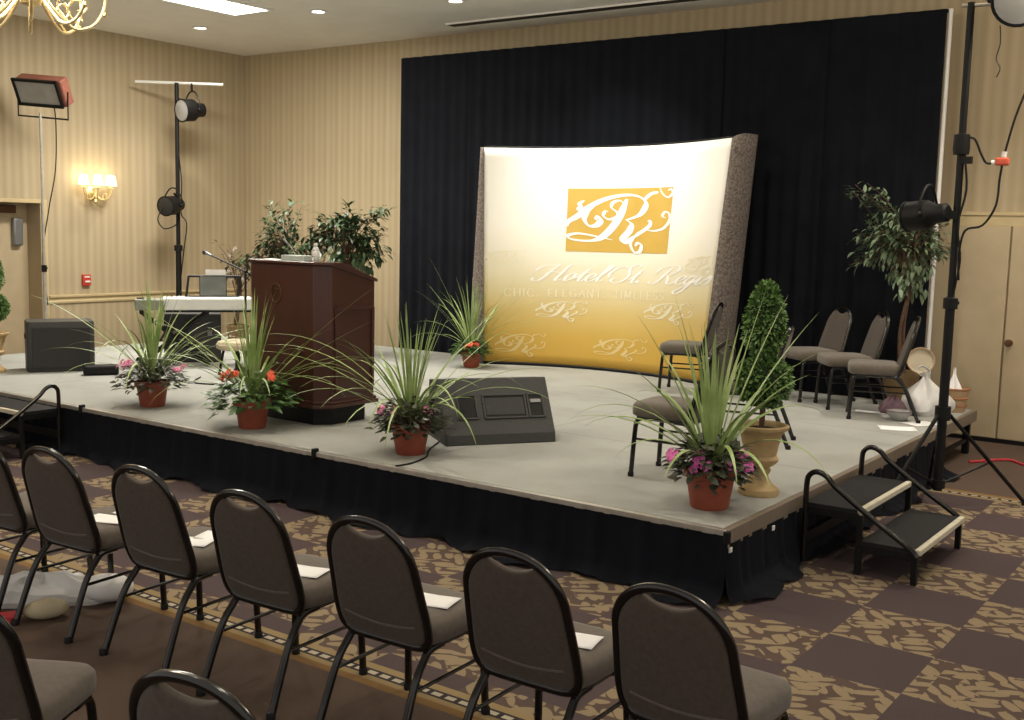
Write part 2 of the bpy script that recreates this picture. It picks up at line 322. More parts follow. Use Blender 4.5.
b=MB(); b.box((SX0+.01,(SY0+SY1)/2,SZ-.05),(.04,SY1-SY0-.05,.10)); L(b.build('side_fascia','fascia',st,smooth=False,bevel=.004))
b=MB(); b.box((SX1+.006,SY0-.004,SZ-.04),(.035,.035,.07)); L(b.build('corner_bracket','blackm',st,smooth=False,bevel=.006))
for x in(-8.33,-5.56): L(MB().box((x,SY0-.004,SZ-.01),(.03,.05,.07)).build('skirt_clamp','blackm',st,smooth=False,bevel=.006))
for x,y in((SX1+.012,SY0+.035),(SX1+.014,SY0+.62)): L(MB().box((x,y,SZ-.115),(.012,.035,.03)).build('skirt_clip','white',st,smooth=False,bevel=.004))
def skirt_fn(p0,p1,nrm,amp=.018,seed=1,top=.085):
    p0=V(p0); p1=V(p1); n=V(nrm); Lx=(p1-p0).length; rr=random.Random(seed); ph=[rr.uniform(0,6) for _ in range(6)]
    def fn(u,v):
        s=u*Lx; w=math.sin(s*38+ph[0])*.6+math.sin(s*23+ph[1])*.5+math.sin(s*61+ph[2])*.3
        pool=max(0,(v-.78)/.22); out=.012+amp*w*(.35+.65*v)+.045*v*v+pool*pool*(.075+.05*math.sin(s*5+ph[3])+.03*math.sin(s*13+ph[4])); z=(SZ-top)*(1-v)+.006+pool*.012*(1+math.sin(s*17+ph[5]))
        return p0+(p1-p0)*u+n*max(out,.004)+V((0,0,z))
    return fn
fn=skirt_fn((SX0,SY0,0),(SX1+.02,SY0,0),(0,-1,0),seed=3,top=.036,amp=.014); L(MB().grid(fn,900,14).build('skirt','skirt',st))
fn=skirt_fn((SX1,SY0-.02,0),(SX1,9.7,0),(1,0,0),seed=5,amp=.012); L(MB().grid(fn,420,14).build('skirt','skirt',st))
for x,y in((SX1-.06,SY1-.06),(SX1-.06,8.2),(-6.0,SY1-.06),(-9.5,SY1-.06),(SX0+.06,SY1-.06),(SX0+.06,SY0+.12),(SX1-.08,SY0+.12),(-5.0,SY0+.12),(-7.4,SY0+.12),(-9.8,SY0+.12)):
    L(MB().box((x,y,(SZ-.09)/2),(.06,.06,SZ-.09)).build('leg','blackm',st,smooth=False,bevel=.005))
b=MB(); b.box((SX1-.06,10.3,.13),(.03,1.1,.03)); L(b.build('leg_brace','blackm',st,smooth=False))

# steps: origin on the floor where they meet the stage, +y away from the stage
def make_steps(label,loc,rz):
    t=thing('stage_steps',label,'steps',loc,rz,None); W=1.02
    for y0,z in((0.02,.375),(.37,.195)):
        tr=MB().box((0,y0+.165,z),(W-.02,.33,.03)).build('tread','steptop',t,smooth=False,bevel=.004)
        MB().box((0,y0+.335,z+.002),(W-.02,.035,.036)).build('nosing','nosing',tr,smooth=False,bevel=.006)
    for sx in(-1,1):
        x=sx*W/2
        r=[(x,.03,.02),(x,.03,.30),(x,.03,.50),(x,.045,.56),(x,.09,.585),(x,.15,.565),(x,.22,.50),(x,.45,.345),(x,.66,.215),(x,.70,.17)]
        MB().tube(spl(r,5),.017,10).build('handrail','black',t)
        MB().box((x-sx*.02,.69,.09),(.035,.035,.18)).build('leg','blackm',t,smooth=False,bevel=.004)
        MB().box((x-sx*.02,.36,.18),(.035,.035,.36)).build('leg','blackm',t,smooth=False,bevel=.004)
        b=MB(); b.box((x-sx*.02,.185,.345),(.03,.34,.05)); b.box((x-sx*.02,.52,.165),(.03,.34,.05)); b.build('side_frame','blackm',t,smooth=False,bevel=.003)
    b=MB(); b.box((0,.36,.165),(W-.06,.012,.05)); b.box((0,.03,.16),(W-.06,.012,.06)); b.build('cross_frame','blackm',t,smooth=False)
    return t
sA=make_steps('black two-step stairs with white nosings and hooped rails at the right stage edge',(SX1+.035,6.95,0),rad(-90))
dup(sA,'black two-step stairs at the front of the stage, half hidden behind the far left chairs',(-9.06,SY0-.05,0),rad(180))

# ------------------------------------------------------------------ pipe and drape
dr=thing('pipe_and_drape','tall black navy drape hung on white pipes behind the stage','drape',(-6.4,11.3,0))
DX0,DX1,DT=-9.93,-3.02,4.16
def D(o): o.matrix_parent_inverse=M.Translation(dr.location).inverted(); return o
for x in(DX0,DX1): 
    D(MB().tube([(x,11.32,0.02),(x,11.32,DT+.02)],.022,12).build('upright_pole','white' if x==DX1 else 'blackm',dr)); D(MB().lathe([(0,0),(.2,0),(.2,.012),(.03,.018),(.03,.05),(0,.05)],(x,11.32,0),20).build('base_plate','blackm',dr))
D(MB().tube([(DX0,11.32,DT),(DX1,11.32,DT)],.018,10).build('crossbar','blackm',dr))
N=6; wd=(DX1-.03-DX0)/N
for i in range(N):
    x0=DX0+i*wd-.02; ph=R.uniform(0,6); ph2=R.uniform(0,6)
    def fn(u,v,x0=x0,ph=ph,ph2=ph2,i=i):
        s=u*(wd+.03); a=.008+.012*v; w=math.sin(s*2*PI/.17+ph)+.5*math.sin(s*2*PI/.29+ph2)
        return V((x0+s,11.275-.004*(i%2)+a*w,DT+.015-(DT-.01)*v))
    D(MB().grid(fn,80,10).build('drape_panel','drape',dr))

# ------------------------------------------------------------------ curved printed backdrop
BL,BR=V((-7.80,10.36,0)),V((-5.13,10.60,0)); TL,TR=V((-7.86,10.36,0)),V((-4.88,10.58,0)); PZ0,PZ1=SZ+.035,2.91
def PF(u,v,off=0):
    def arc(a,b,sag,u):
        n=V((-(b-a).y,(b-a).x,0)).normalized(); return a+(b-a)*u+n*(sag*(1-(2*u-1)**2))
    p=arc(BL,BR,.36,u).lerp(arc(TL,TR,.36,u),v); p.z=PZ0+(PZ1+.05*u**3-PZ0)*v
    if off:
        e=1e-3; du=PF(min(u+e,1),v)-PF(max(u-e,0),v); dv=PF(u,min(v+e,1))-PF(u,max(v-e,0)); nn=du.cross(dv).normalized(); p=p+nn*off
    return p
MT['banner']=print_gradient(PZ0,PZ1)
pb=thing('display_backdrop','tall curved display backdrop, white to gold print with monogram and script lettering','backdrop',(-6.4,10.8,SZ))
def Q(o): o.matrix_parent_inverse=M.Translation(pb.location).inverted(); return o
Q(MB().grid(lambda u,v:PF(u,v),48,24).build('printed_panel','banner',pb,solid=.02))
b=MB(); b.grid(lambda u,v:PF(u,0,.004)+V((0,0,-.032*(1-v))),48,1); Q(b.build('foot_shadow_strip','blackm',pb,solid=.03))  # black strip stands in for the shadow line under the panel
b=MB(); b.grid(lambda u,v:PF(u,1,-.012)+V((0,0,.004+.018*v)),48,1); Q(b.build('top_rail','blackm',pb,solid=.02))
def endcap(pts_b,pts_t,z1):
    kb=spl([(*p,0) for p in pts_b],5); kt=spl([(*p,0) for p in pts_t],5)
    def fn(u,v):
        i=min(int(round(u*(len(kb)-1))),len(kb)-1); p=kb[i].lerp(kt[i],v); p.z=SZ+.004+(z1(u)-SZ)*v; return p
    return MB().grid(fn,len(kb)-1,16)
Q(endcap([(-5.13,10.60),(-5.02,10.60),(-4.93,10.70),(-4.92,10.88),(-5.02,11.0),(-5.25,11.04)],[(-4.88,10.58),(-4.83,10.585),(-4.77,10.68),(-4.74,10.88),(-4.82,11.0),(-5.1,11.04)],lambda u:2.955+.05*min(1,u*2.5)).build('end_panel','darkend',pb,solid=.015))
Q(endcap([(-7.80,10.36),(-7.90,10.335),(-8.02,10.37),(-8.06,10.50),(-7.98,10.66),(-7.75,10.72)],[(-7.86,10.36),(-7.875,10.352),(-7.89,10.365),(-7.91,10.45),(-7.9,10.6),(-7.7,10.7)],lambda u:2.91).build('end_panel','darkend',pb,solid=.015))

# --- lettering made from pen strokes laid on the curved panel
def stroke_mesh(b,pts,to,w0,w1,asp,slant=.55,k=7,off=.004,even=None,taper=True):
    """pts in letter units; to(x,y)->(u,v); w0,w1 thin and thick pen widths in letter units; asp: v-per-unit / u-per-unit handled by to()"""
    P=spl([(x,y,0) for x,y in pts],k); n=len(P); Ls=[];Rs=[]
    for i in range(n):
        t=(P[min(i+1,n-1)]-P[max(i-1,0)]); t=t.normalized() if t.length>1e-9 else V((1,0,0))
        dn=V((-slant,-1,0)).normalized(); d=abs(t.dot(dn)); w=even if even else w0+(w1-w0)*d**2.2
        if taper: w*=min(1,.35+4*min(i,n-1-i)/n)
        nn=V((-t.y,t.x,0))*w*.5; Ls.append(P[i]+nn); Rs.append(P[i]-nn)
    vs=[PF(*to(p.x,p.y),off) for p in Ls]+[PF(*to(p.x,p.y),off) for p in Rs]
    b.add(vs,[(n+i,n+i+1,i+1,i) for i in range(n-1)])
def blob(b,x,y,r,to,off=.0042):
    n=10; vs=[PF(*to(x+r*math.cos(2*PI*i/n),y+r*math.sin(2*PI*i/n)),off) for i in range(n)]; b.add(vs,[tuple(range(n))])

SCRIPT={
'H':([[(-.75,1.15),(-.62,1.62),(-.2,1.95),(.25,1.9),(.62,2.05)],[(.62,2.1),(.45,1.4),(.32,.5),(.12,-.02),(-.25,-.05),(-.42,.2)],[(1.75,2.15),(1.42,1.9),(1.35,1.1),(1.3,.35),(1.42,0),(1.75,.3)],[(.1,.85),(.6,1.12),(1.1,1.05),(1.5,1.2)]],1.85,[(-.42,.2)]),
'o':([[(.62,.92),(.38,1),(.08,.55),(.3,.0),(.68,.4),(.62,.92),(.75,.8),(1.0,.85)]],.92,[]),
't':([[(-.1,.3),(.25,.9),(.42,1.6)],[(.42,1.65),(.3,.7),(.34,.08),(.55,0),(.85,.35)],[(.08,1.08),(.72,1.1)]],.72,[]),
'e':([[(-.1,.25),(.35,.42),(.62,.75),(.45,1.0),(.18,.8),(.1,.35),(.35,0),(.62,.08),(.88,.4)]],.78,[]),
'l':([[(-.1,.25),(.28,.85),(.55,1.65),(.5,2.1),(.34,1.9),(.25,1.0),(.26,.25),(.4,0),(.7,.3)]],.62,[]),
'S':([[(-.55,.55),(-.75,1.1),(-.45,1.75),(.1,2.0),(.2,1.75)],[(1.25,1.75),(1.2,2.12),(.8,2.2),(.52,1.8),(.72,1.3),(.92,.7),(.7,.08),(.2,-.08),(-.18,.2),(-.1,.5),(.1,.5)]],1.25,[]),
'.':([],.5,[(.12,.08)]),
'R':([[(.55,1.95),(.42,1.1),(.28,.3),(0,-.06),(-.35,.05),(-.42,.3)],[(-.45,1.2),(-.3,1.8),(.3,2.15),(1.0,2.1),(1.28,1.65),(.95,1.15),(.5,1.05)],[(.62,1.05),(.95,.6),(1.15,.08),(1.45,-.02),(1.75,.35)]],1.7,[]),
'g':([[(.66,.9),(.4,1),(.08,.5),(.3,0),(.6,.4),(.76,1.0)],[(.76,1.0),(.66,.2),(.5,-.75),(.15,-1.15),(-.15,-.85),(.2,-.35),(.98,.35)]],.9,[]),
'i':([[(-.1,.25),(.22,.8),(.32,1.0)],[(.32,1.0),(.22,.3),(.36,0),(.66,.3)]],.6,[(.45,1.5)]),
's':([[(-.1,.25),(.25,.7),(.42,1.1),(.6,.5),(.45,.04),(.12,.12)]],.7,[])}
CAPS={'C':([[(.72,.78),(.5,1.0),(.2,.92),(.04,.5),(.2,.08),(.5,0),(.74,.2)]],.85),'H':([[(.08,1),(.08,0)],[(.68,1),(.68,0)],[(.08,.52),(.68,.52)]],.85),'I':([[(.08,1),(.08,0)]],.25),
'E':([[(.08,1),(.08,0)],[(.08,.98),(.52,.98)],[(.08,.52),(.44,.52)],[(.08,.02),(.55,.02)]],.68),'L':([[(.08,1),(.08,0)],[(.08,.02),(.52,.02)]],.64),'G':([[(.72,.78),(.5,1),(.2,.92),(.04,.5),(.2,.08),(.5,0),(.74,.12)],[(.72,.45),(.72,.08)]],.9),
'A':([[(.38,1),(.02,0)],[(.38,1),(.74,0)],[(.18,.36),(.58,.36)]],.82),'N':([[(.08,0),(.08,1)],[(.08,1),(.68,0)],[(.68,0),(.68,1)]],.85),'T':([[(.34,1),(.34,0)],[(0,.98),(.68,.98)]],.74),'M':([[(.06,0),(.1,1)],[(.1,1),(.42,.1)],[(.42,.1),(.74,1)],[(.74,1),(.78,0)]],.95),
'S':([[(.5,.82),(.3,1),(.08,.82),(.2,.56),(.42,.42),(.52,.2),(.3,0),(.04,.18)]],.64),'.':([],.4),' ':([],.55)}
def uvmap(u0,v0,u1,v1,sc_u,sc_v,shear):
    # letter units -> banner coordinates along a baseline from (u0,v0) to (u1,v1)
    def to(x,y): 
        uu=u0+(x+shear*y)*sc_u; return (min(max(uu,.001),.999), min(max(v0+(v1-v0)*(uu-u0)/(u1-u0)+y*sc_v,.001),.999))
    return to
def write_script(b,text,ua,ub,va,vb,xh,shear=.55):
    # xh: x-height as a share of the banner height
    adv=[]; x=0
    for ch in text:
        adv.append(x); x+= .95 if ch==' ' else SCRIPT[ch][1]
    scu=(ub-ua)/x; to=uvmap(ua,va,ub,vb,scu,xh,shear)
    for ch,a in zip(text,adv):
        if ch==' ': continue
        for s in SCRIPT[ch][0]: stroke_mesh(b,[(a+px,py) for px,py in s],to,.055,.24,1,0.0)
        for bx,by in SCRIPT[ch][2]: blob(b,a+bx,by,.13,to)
def write_caps(b,text,ua,ub,va,vb,h):
    x=sum(CAPS[c][1]+.18 for c in text); scu=(ub-ua)/x; to=uvmap(ua,va,ub,vb,scu,h,0); a=0
    for c in text:
        for s in CAPS[c][0]:
            stroke_mesh(b,[(a+px,py) for px,py in s],to,.06,.15,1,0,k=4,taper=False)
            if len(s)==2 and abs(s[0][0]-s[1][0])<.02:
                for q in s: stroke_mesh(b,[(a+q[0]-.09,q[1]),(a+q[0]+.09,q[1])],to,.04,.04,1,0,k=2,even=.045,taper=False)
        if c=='.': blob(b,a+.1,.07,.08,to)
        a+=CAPS[c][1]+.18
MONO=[  # monogram strokes in a 408 x 253 box, y down, with thin / thick pen widths
 ([(572,232),(548,300),(515,352),(478,386),(440,398)],4,26),([(525,393),(450,378),(390,370),(352,380),(368,394),(430,399),(480,386),(540,330)],5,15),
 ([(348,342),(352,322),(385,300),(425,265),(480,235),(540,219),(600,218),(640,236),(648,262),(625,295),(575,314)],6,22),([(572,312),(596,330),(590,358),(566,388),(572,402),(596,394),(612,378)],6,24),
 ([(448,256),(418,282),(412,312),(430,338),(458,336),(474,318),(464,302),(452,312)],6,24),([(408,238),(388,252),(398,262),(384,272),(404,270)],10,12),
 ([(566,254),(545,238),(518,246),(514,266),(534,282),(538,300),(508,312),(484,298),(490,280),(502,282)],5,13),
 ([(640,236),(665,214),(695,208)],8,13),([(698,188),(712,214),(735,228),(752,214),(746,198),(732,202)],5,9),([(610,382),(628,368),(652,352),(672,334),(672,318),(662,320)],6,14),
 ([(652,350),(690,356),(728,346),(750,318),(746,290),(728,284),(720,300),(734,306)],5,10),([(604,388),(600,412),(618,440),(640,436),(644,412),(628,404),(620,416)],6,14)]
def monogram(b,u0,u1,v0,v1,off=.006,k=6,bold=1.0):
    to=lambda x,y:(min(max(u0+(u1-u0)*(x-345)/408,.001),.999),v0+(v1-v0)*(443-y)/253)
    for s,a,c in MONO: stroke_mesh(b,s,to,a*bold,c*bold,1,-.55,k=k,off=off)
LU={}
def place_print():
    L_=LAYOUT
    u0,u1,v0,v1=L_['rect']
    Q(MB().grid(lambda a,c:PF(u0+(u1-u0)*a,v0+(v1-v0)*c,.003),16,6).build('logo_plate','gold',pb))
    b=MB(); monogram(b,u0,u1,v0,v1,bold=1.15); Q(b.build('monogram','ink',pb,weld=False))
    b=MB(); write_script(b,'Hotel St. Regis',*L_['script']); Q(b.build('script_lettering','ink',pb,weld=False))
    b=MB(); write_caps(b,'CHIC. ELEGANT. TIMELESS.',*L_['caps']); Q(b.build('tagline_lettering','faint',pb,weld=False))
    for (a,c,d,e,m) in L_['marks']:
        b=MB(); monogram(b,a,c,d,e,off=.003,k=4,bold=1.1); Q(b.build('pale_monogram',m,pb,weld=False))
LAYOUT=dict(rect=(.320,.768,.530,.817),script=(.205,.972,.391,.402,.037),caps=(.078,.805,.312,.328,.036),
 marks=[(.205,.425,.205,.305,'faint'),(.69,.92,.225,.325,'faint'),(.045,.25,.03,.145,'faint2'),(.465,.715,.045,.15,'faint2'),(.0,.16,.45,.53,'faint'),(.86,.995,.44,.53,'faint')])
#LAYOUT_OVERRIDE
place_print()

# ------------------------------------------------------------------ banquet chair
def make_chair(label,loc,rz,group):
    t=thing('banquet_chair',label,'chair',loc,rz,group)
    # seat cushion: rounded slab
    def seat(u,v):
        g=2*PI*u; e=.34; cx=math.copysign(abs(math.cos(g))**e,math.cos(g)); sy=math.copysign(abs(math.sin(g))**e,math.sin(g))
        prof=[(0,.398),(.92,.398),(.99,.410),(1.0,.445),(.985,.470),(.93,.487),(.75,.496),(.4,.50),(0,.501)]
        i=v*(len(prof)-1); a=int(min(i,len(prof)-2)); f=i-a; r=prof[a][0]*(1-f)+prof[a+1][0]*f; z=prof[a][1]*(1-f)+prof[a+1][1]*f
        w=.228-.012*(-sy*.5+.5)
        return V((cx*w*r,sy*.222*r+.01,z))
    MB().grid(seat,48,8).build('seat','seatf',t,subs=0,angle=60)
    # backrest: lean plane
    lean=rad(16)
    def BP(x,h,y=0): return V((x,-.19-math.sin(lean)*(h)-y*math.cos(lean),.40+math.cos(lean)*h-y*math.sin(lean)))
    def outline(w,h0,h1,n=64,notch=0):
        pts=[]
        for i in range(n):
            g=2*PI*i/n-PI/2; c,s=math.cos(g),math.sin(g)
            if s>0: x=math.copysign(abs(c)**.90,c)*w*(1-.02*s); y=h1-.19+.19*abs(s)**.95
            else: x=math.copysign(abs(c)**.30,c)*w*(1+.13*min(1,abs(s)**.3)); y=h1-.19-(h1-.19-h0)*abs(s)**.30
            if notch and s>0 and abs(x)<.105: y=min(y,h1-notch+.030*(x/.105)**2)
            pts.append((x,y))
        return pts
    o=outline(.197,.002,.505,120,.055); cen=(0,.26); rings=[(1,0),(1.0,.5),(.975,.85),(.9,1.0),(.6,1.12),(.25,1.16)]
    vs=[];fs=[];n=len(o); seq=[]
    for side in(1,-1):
        for k,(sc_,d) in enumerate(rings):
            if side==-1 and k==0: continue
            seq.append((sc_,d*side*.020*(1 if side==1 else .9)))
    front=[(s_,d) for s_,d in seq if d>=0][::-1]; back=[(s_,d) for s_,d in seq if d<0]; seq=front+back
    for s_,d in seq: vs+=[BP(cen[0]+(x-cen[0])*s_,cen[1]+(y-cen[1])*s_,-d) for x,y in o]
    m=len(seq)
    for i in range(m-1): fs+=[(i*n+j,i*n+(j+1)%n,(i+1)*n+(j+1)%n,(i+1)*n+j) for j in range(n)]
    fs+=[tuple(range(n))[::-1],tuple((m-1)*n+j for j in range(n))]
    bk=MB().add(vs,fs).build('backrest','fabric',t,angle=60)
    MB().tube(spl([BP(x,.078+.02*abs(x/.18)**2,.0225-.004*abs(x/.18)) for x in(-.175,-.1,0,.1,.175)],5),.005,6).build('seam_piping','seatf',bk)
    fr=outline(.207,-.010,.517,90); MB().tube([BP(x,y) for x,y in fr],.0155,10,closed=True,flat=1.15).build('back_frame','black',t)
    # legs
    for sx in(-1,1):
        for nm,pts in (('f',[(sx*.205,.205,.0),(sx*.197,.19,.28),(sx*.193,.18,.36),(sx*.19,.15,.385),(sx*.19,.08,.388)]),('r',[(sx*.205,-.37,.0),(sx*.197,-.265,.26),(sx*.192,-.20,.35),(sx*.19,-.16,.382),(sx*.19,-.08,.388)])):
            lg=MB().tube(spl(pts,5),.0160,10).build('leg','black',t); p=pts[0]; MB().lathe([(0,0),(.020,0),(.020,.025),(.0165,.03),(0,.03)],(p[0],p[1],0.0),12).build('foot_cap','blackm',lg)
        MB().tube([(sx*.198,.196,.25),(sx*.197,-.268,.25)],.008,8).build('stretcher','black',t)
    b=MB()
    for sx in(-1,1): b.tube([(sx*.19,.18,.388),(sx*.19,-.19,.388)],.011,8); b.tube(spl([(sx*.185,-.12,.39),(sx*.185,-.18,.40),(sx*.185,-.2,.45)],4),.011,8)
    b.tube([(-.19,.1,.386),(.19,.1,.386)],.009,8); b.tube([(-.19,-.12,.386),(.19,-.12,.386)],.009,8); b.build('seat_frame','black',t)
    return t
G1='front row of audience chairs'; 
ch0=make_chair('brown banquet chair at the far right end of the front audience row',(-1.53,3.345,0),rad(-1),G1)
row=[(-2.15,3.345,1,'brown banquet chair, second from the right in the front audience row'),(-2.82,3.335,2,'brown banquet chair, third from the right in the front audience row'),(-3.49,3.315,3,'brown banquet chair, fourth from the right in the front audience row'),
 (-4.19,3.325,3,'brown banquet chair, fifth from the right in front row, two sheets on its seat'),(-4.86,3.285,4,'brown banquet chair in front row with a white bag under it'),(-5.46,3.265,4,'brown banquet chair cut by the left edge of the photo, front row')]
for x,y,a,l in row: dup(ch0,l,(x,y,0),rad(a))
for x,y,a,l in((-3.33,1.88,30,'nearer-row brown chair at the lower left corner, its seat in view'),(-2.19,1.985,10,'nearer-row brown chair, only its arched back top in view at the bottom edge')):
    c=dup(ch0,l,(x,y,0),rad(a)); c['group']='nearer row of audience chairs'
for x,y,a,l in((-3.30,6.48,92,'brown chair behind the magenta flowered pot near the front right stage corner'),(-3.47,7.95,106,'brown chair mostly hidden behind the ball topiary on stage'),(-5.04,10.06,104,'brown chair close to the right end of the curved backdrop'),
  (-3.90,10.48,140,'left chair of the three in the back right stage corner'),(-3.46,10.22,126,'middle chair of the three in the back right stage corner'),(-3.06,9.82,110,'right chair of the three in the back right corner, turned side on')):
    c=dup(ch0,l,(x,y,SZ),rad(a)); c['group']='chairs on the stage'

# papers on the seats
def paper(name,label,loc,rz,w=.14,d=.215,group=None,m='paper',cat='paper'):
    o=MB().grid(lambda u,v:V(((u-.5)*w,(v-.5)*d,.0015+.004*abs(u-.5)*(1+math.sin(3*v)))),6,6).build(name,m,solid=.001); o.location=loc; o.rotation_euler=(0,0,rz); return tag(o,label,cat,group)
for x,y,a,l in((-4.80,3.27,20,'nearer white sheet on the chair with the white bag under it'),(-4.79,3.43,8,'farther white sheet on the chair with the white bag under it'),(-4.17,3.28,24,'nearer of two white sheets on the second clear chair from the left'),(-4.13,3.42,20,'farther of two white sheets on the second clear chair from the left'),
  (-3.44,3.30,16,'single white sheet on the middle front row chair seat'),(-2.77,3.36,14,'single white sheet on the third chair seat from the right'),(-2.10,3.36,12,'single white sheet on the second chair seat from the right')):
    paper('paper_sheet',l,(x,y,.5005),rad(a),.21,.14,'white sheets on the audience chairs')

# ------------------------------------------------------------------ potted spike plants
def blade(b,base,az,lean,L_,w,droop,n=9):
    d=V((math.cos(az),math.sin(az),0)); sd=V((-math.sin(az),math.cos(az),0)); p=V(base); a=lean; vs=[]
    for i in range(n+1):
        t=i/n; ww=w*(.55+.9*t if t<.35 else .865*(1-((t-.35)/.65)**1.7))*.5+.0006
        nn=(d*-math.sin(a)+V((0,0,1))*math.cos(a))  # roughly the upper side when arched
        vs+=[p-sd*ww,p-(d*math.cos(PI/2-a)*0)+V((0,0,0))-(d*math.cos(a)-V((0,0,1))*math.sin(a))*ww*-.35,p+sd*ww]
        if i<n:
            a=lean+droop*((i+1)/n)**1.6; p=p+(d*math.sin(a)+V((0,0,1))*math.cos(a))*(L_/n)
    b.add(vs,[(i*3+j,i*3+j+1,i*3+j+4,i*3+j+3) for i in range(n) for j in(0,1)])
def blossom(parent,p,nrm,r,m,rr):
    b=MB(); nrm=V(nrm).normalized(); a=nrm.orthogonal().normalized(); c=nrm.cross(a); g0=rr.uniform(0,6)
    for k in range(5):
        g=g0+2*PI*k/5; d=a*math.cos(g)+c*math.sin(g); s=nrm.cross(d); p=V(p)
        b.add([p,p+d*r*.55-s*r*.42+nrm*r*.15,p+d*r*.6+nrm*r*.25,p+d*r*.55+s*r*.42+nrm*r*.15,p+d*r*1.05-s*r*.25,p+d*r*1.1+s*r*.0,p+d*r*1.05+s*r*.25],[(0,1,2),(0,2,3),(1,4,5,2),(2,5,6,3)])
    o=b.build('blossom',m,parent); 
    return o
def spike_pot(label,loc,seed,fl,bedm,h=.92,scale=1,custom=(),nfl=12,bedr=.25,big=False,nblades=46,flw=None,cat='plant',bedh=.17,bw=1):
    rr=random.Random(seed); t=thing('potted_spike_plant',label,cat,loc,rr.uniform(0,.1),'potted spike plants on the stage',scale)
    pt=MB().lathe([(0,0),(.098,0),(.104,.012),(.128,.165),(.139,.168),(.146,.175),(.149,.215),(.146,.221),(.137,.221),(.134,.19),(.0,.19)],n=36).build('pot','terracotta',t,angle=50)
    MB().lathe([(.134,.19),(.07,.205),(0,.21)],n=24).build('soil','soil',t)
    b=MB()
    for i in range(nblades):
        az=rr.uniform(0,2*PI); f=rr.random()
        if f<.40: lean=rr.uniform(.02,.22); L_=h*rr.uniform(.62,.86); dr=rr.uniform(.02,.35)
        elif f<.60: lean=rr.uniform(.30,.66); L_=h*rr.uniform(.7,.95); dr=rr.uniform(.3,1.0)
        else: lean=rr.uniform(.5,.95); L_=h*rr.uniform(.75,1.0); dr=rr.uniform(.7,1.7)
        blade(b,(.018*math.cos(az),.018*math.sin(az),.22),az,lean,L_,rr.uniform(.018,.030)*bw,dr)
    for az,lean,L_,dr in custom: blade(b,(.015*math.cos(az),.015*math.sin(az),.22),az,lean,L_*1.18,.026*bw,dr,14)
    b.build('spike_leaves','blade',t,weld=False)
    b=MB()
    for i in range(480 if not big else 380):
        az=rr.uniform(0,2*PI); ct=rr.uniform(-.12,1)**1 if rr.random()<.94 else rr.uniform(-.35,0); sn=math.sqrt(max(0,1-ct*ct)); k=rr.uniform(.62,1.04); o_=V((math.cos(az)*sn,math.sin(az)*sn,ct))
        p=V((o_.x*bedr*k,o_.y*bedr*k,.205+ct*(bedh+.02)*k)); d=V((o_.x+rr.uniform(-.5,.5),o_.y+rr.uniform(-.5,.5),.25*ct+rr.uniform(-.25,.35)))
        l=rr.uniform(.05,.085)*(1.35 if big else 1); b.leaf(p-d.normalized()*l*.5,d,l,l*(.44 if big else .52),up=(V((0,0,1))+o_*.6+V((rr.uniform(-.3,.3),rr.uniform(-.3,.3),0))).normalized(),droop=.22)
    for i in range(26):
        az=rr.uniform(0,2*PI); r=bedr*rr.uniform(.5,.95); b.tube(spl([(.02*math.cos(az),.02*math.sin(az),.2),(r*.6*math.cos(az),r*.6*math.sin(az),.29),(r*math.cos(az),r*math.sin(az),.24)],3),.003,4)
    b.build('bedding_foliage',bedm,t,weld=False)
    for i in range(nfl):
        if flw: az=flw[i%len(flw)][0]+rr.uniform(-.25,.25); r=flw[i%len(flw)][1]*rr.uniform(.8,1.1); z=flw[i%len(flw)][2]+rr.uniform(-.02,.02)
        else: az=rr.uniform(0,2*PI); r=bedr*rr.uniform(.3,.9); z=.27+.09*(1-(r/bedr)**2)+rr.uniform(0,.03)
        blossom(t,(r*math.cos(az),r*math.sin(az),z),(math.cos(az)*.8,math.sin(az)*.8-.5,.75),rr.uniform(.026,.036),fl,rr)
    return t
# azimuths: image left of the pot is about 215 degrees, image right about 35 degrees, towards the camera about 305
LFT,RGT,CAM=rad(215),rad(35),rad(305)
spike_pot('spiky potted plant with pale pink flowers, leftmost of the front stage pots',(-7.99,5.90,SZ),11,'pink','bed3',h=1.05,bedr=.32,bedh=.20,nfl=14,flw=[(rad(235),.22,.38),(rad(250),.20,.38),(rad(20),.25,.34),(rad(215),.28,.34)],custom=[(LFT,.75,1.1,.5),(RGT,.9,.95,.75),(RGT,.6,.85,.95),(LFT,.95,.85,.9),(CAM,.8,.75,1.9),(LFT+.3,.65,.95,.55),(RGT+.4,.8,.9,.8)])
spike_pot('spiky potted plant with orange red flowers and broad leaves in front of the lectern',(-6.60,5.79,SZ),23,'red','bed2',h=1.05,nfl=15,big=True,bedr=.36,bedh=.21,flw=[(rad(230),.22,.40),(rad(215),.18,.42),(rad(10),.18,.42),(rad(225),.14,.43)],custom=[(LFT,.75,1.0,.25),(RGT,.70,1.1,.25),(RGT-.2,.85,1.0,.3),(RGT,.95,.9,.7),(LFT,.9,.8,.8),(RGT+.4,.75,1.05,.35),(CAM,.6,.6,1.9)])
spike_pot('spiky potted plant with small pink flowers beside the floor monitor, near the front edge',(-5.04,5.86,SZ),31,'pink','bed3',h=1.05,nfl=11,bedr=.28,bedh=.18,flw=[(rad(222),.20,.30),(rad(260),.16,.32),(rad(10),.15,.31)],custom=[(LFT,.85,1.05,.75),(LFT+.25,1.0,1.0,.6),(LFT-.2,.75,1.1,1.0),(RGT,.85,1.05,.95),(RGT-.3,.9,1.0,1.2),(CAM+.6,.9,.85,1.7),(CAM-.3,.7,.7,1.9),(RGT+.2,.45,1.05,.6),(LFT,.6,1.15,1.2),(CAM+.4,.7,.95,1.6)])
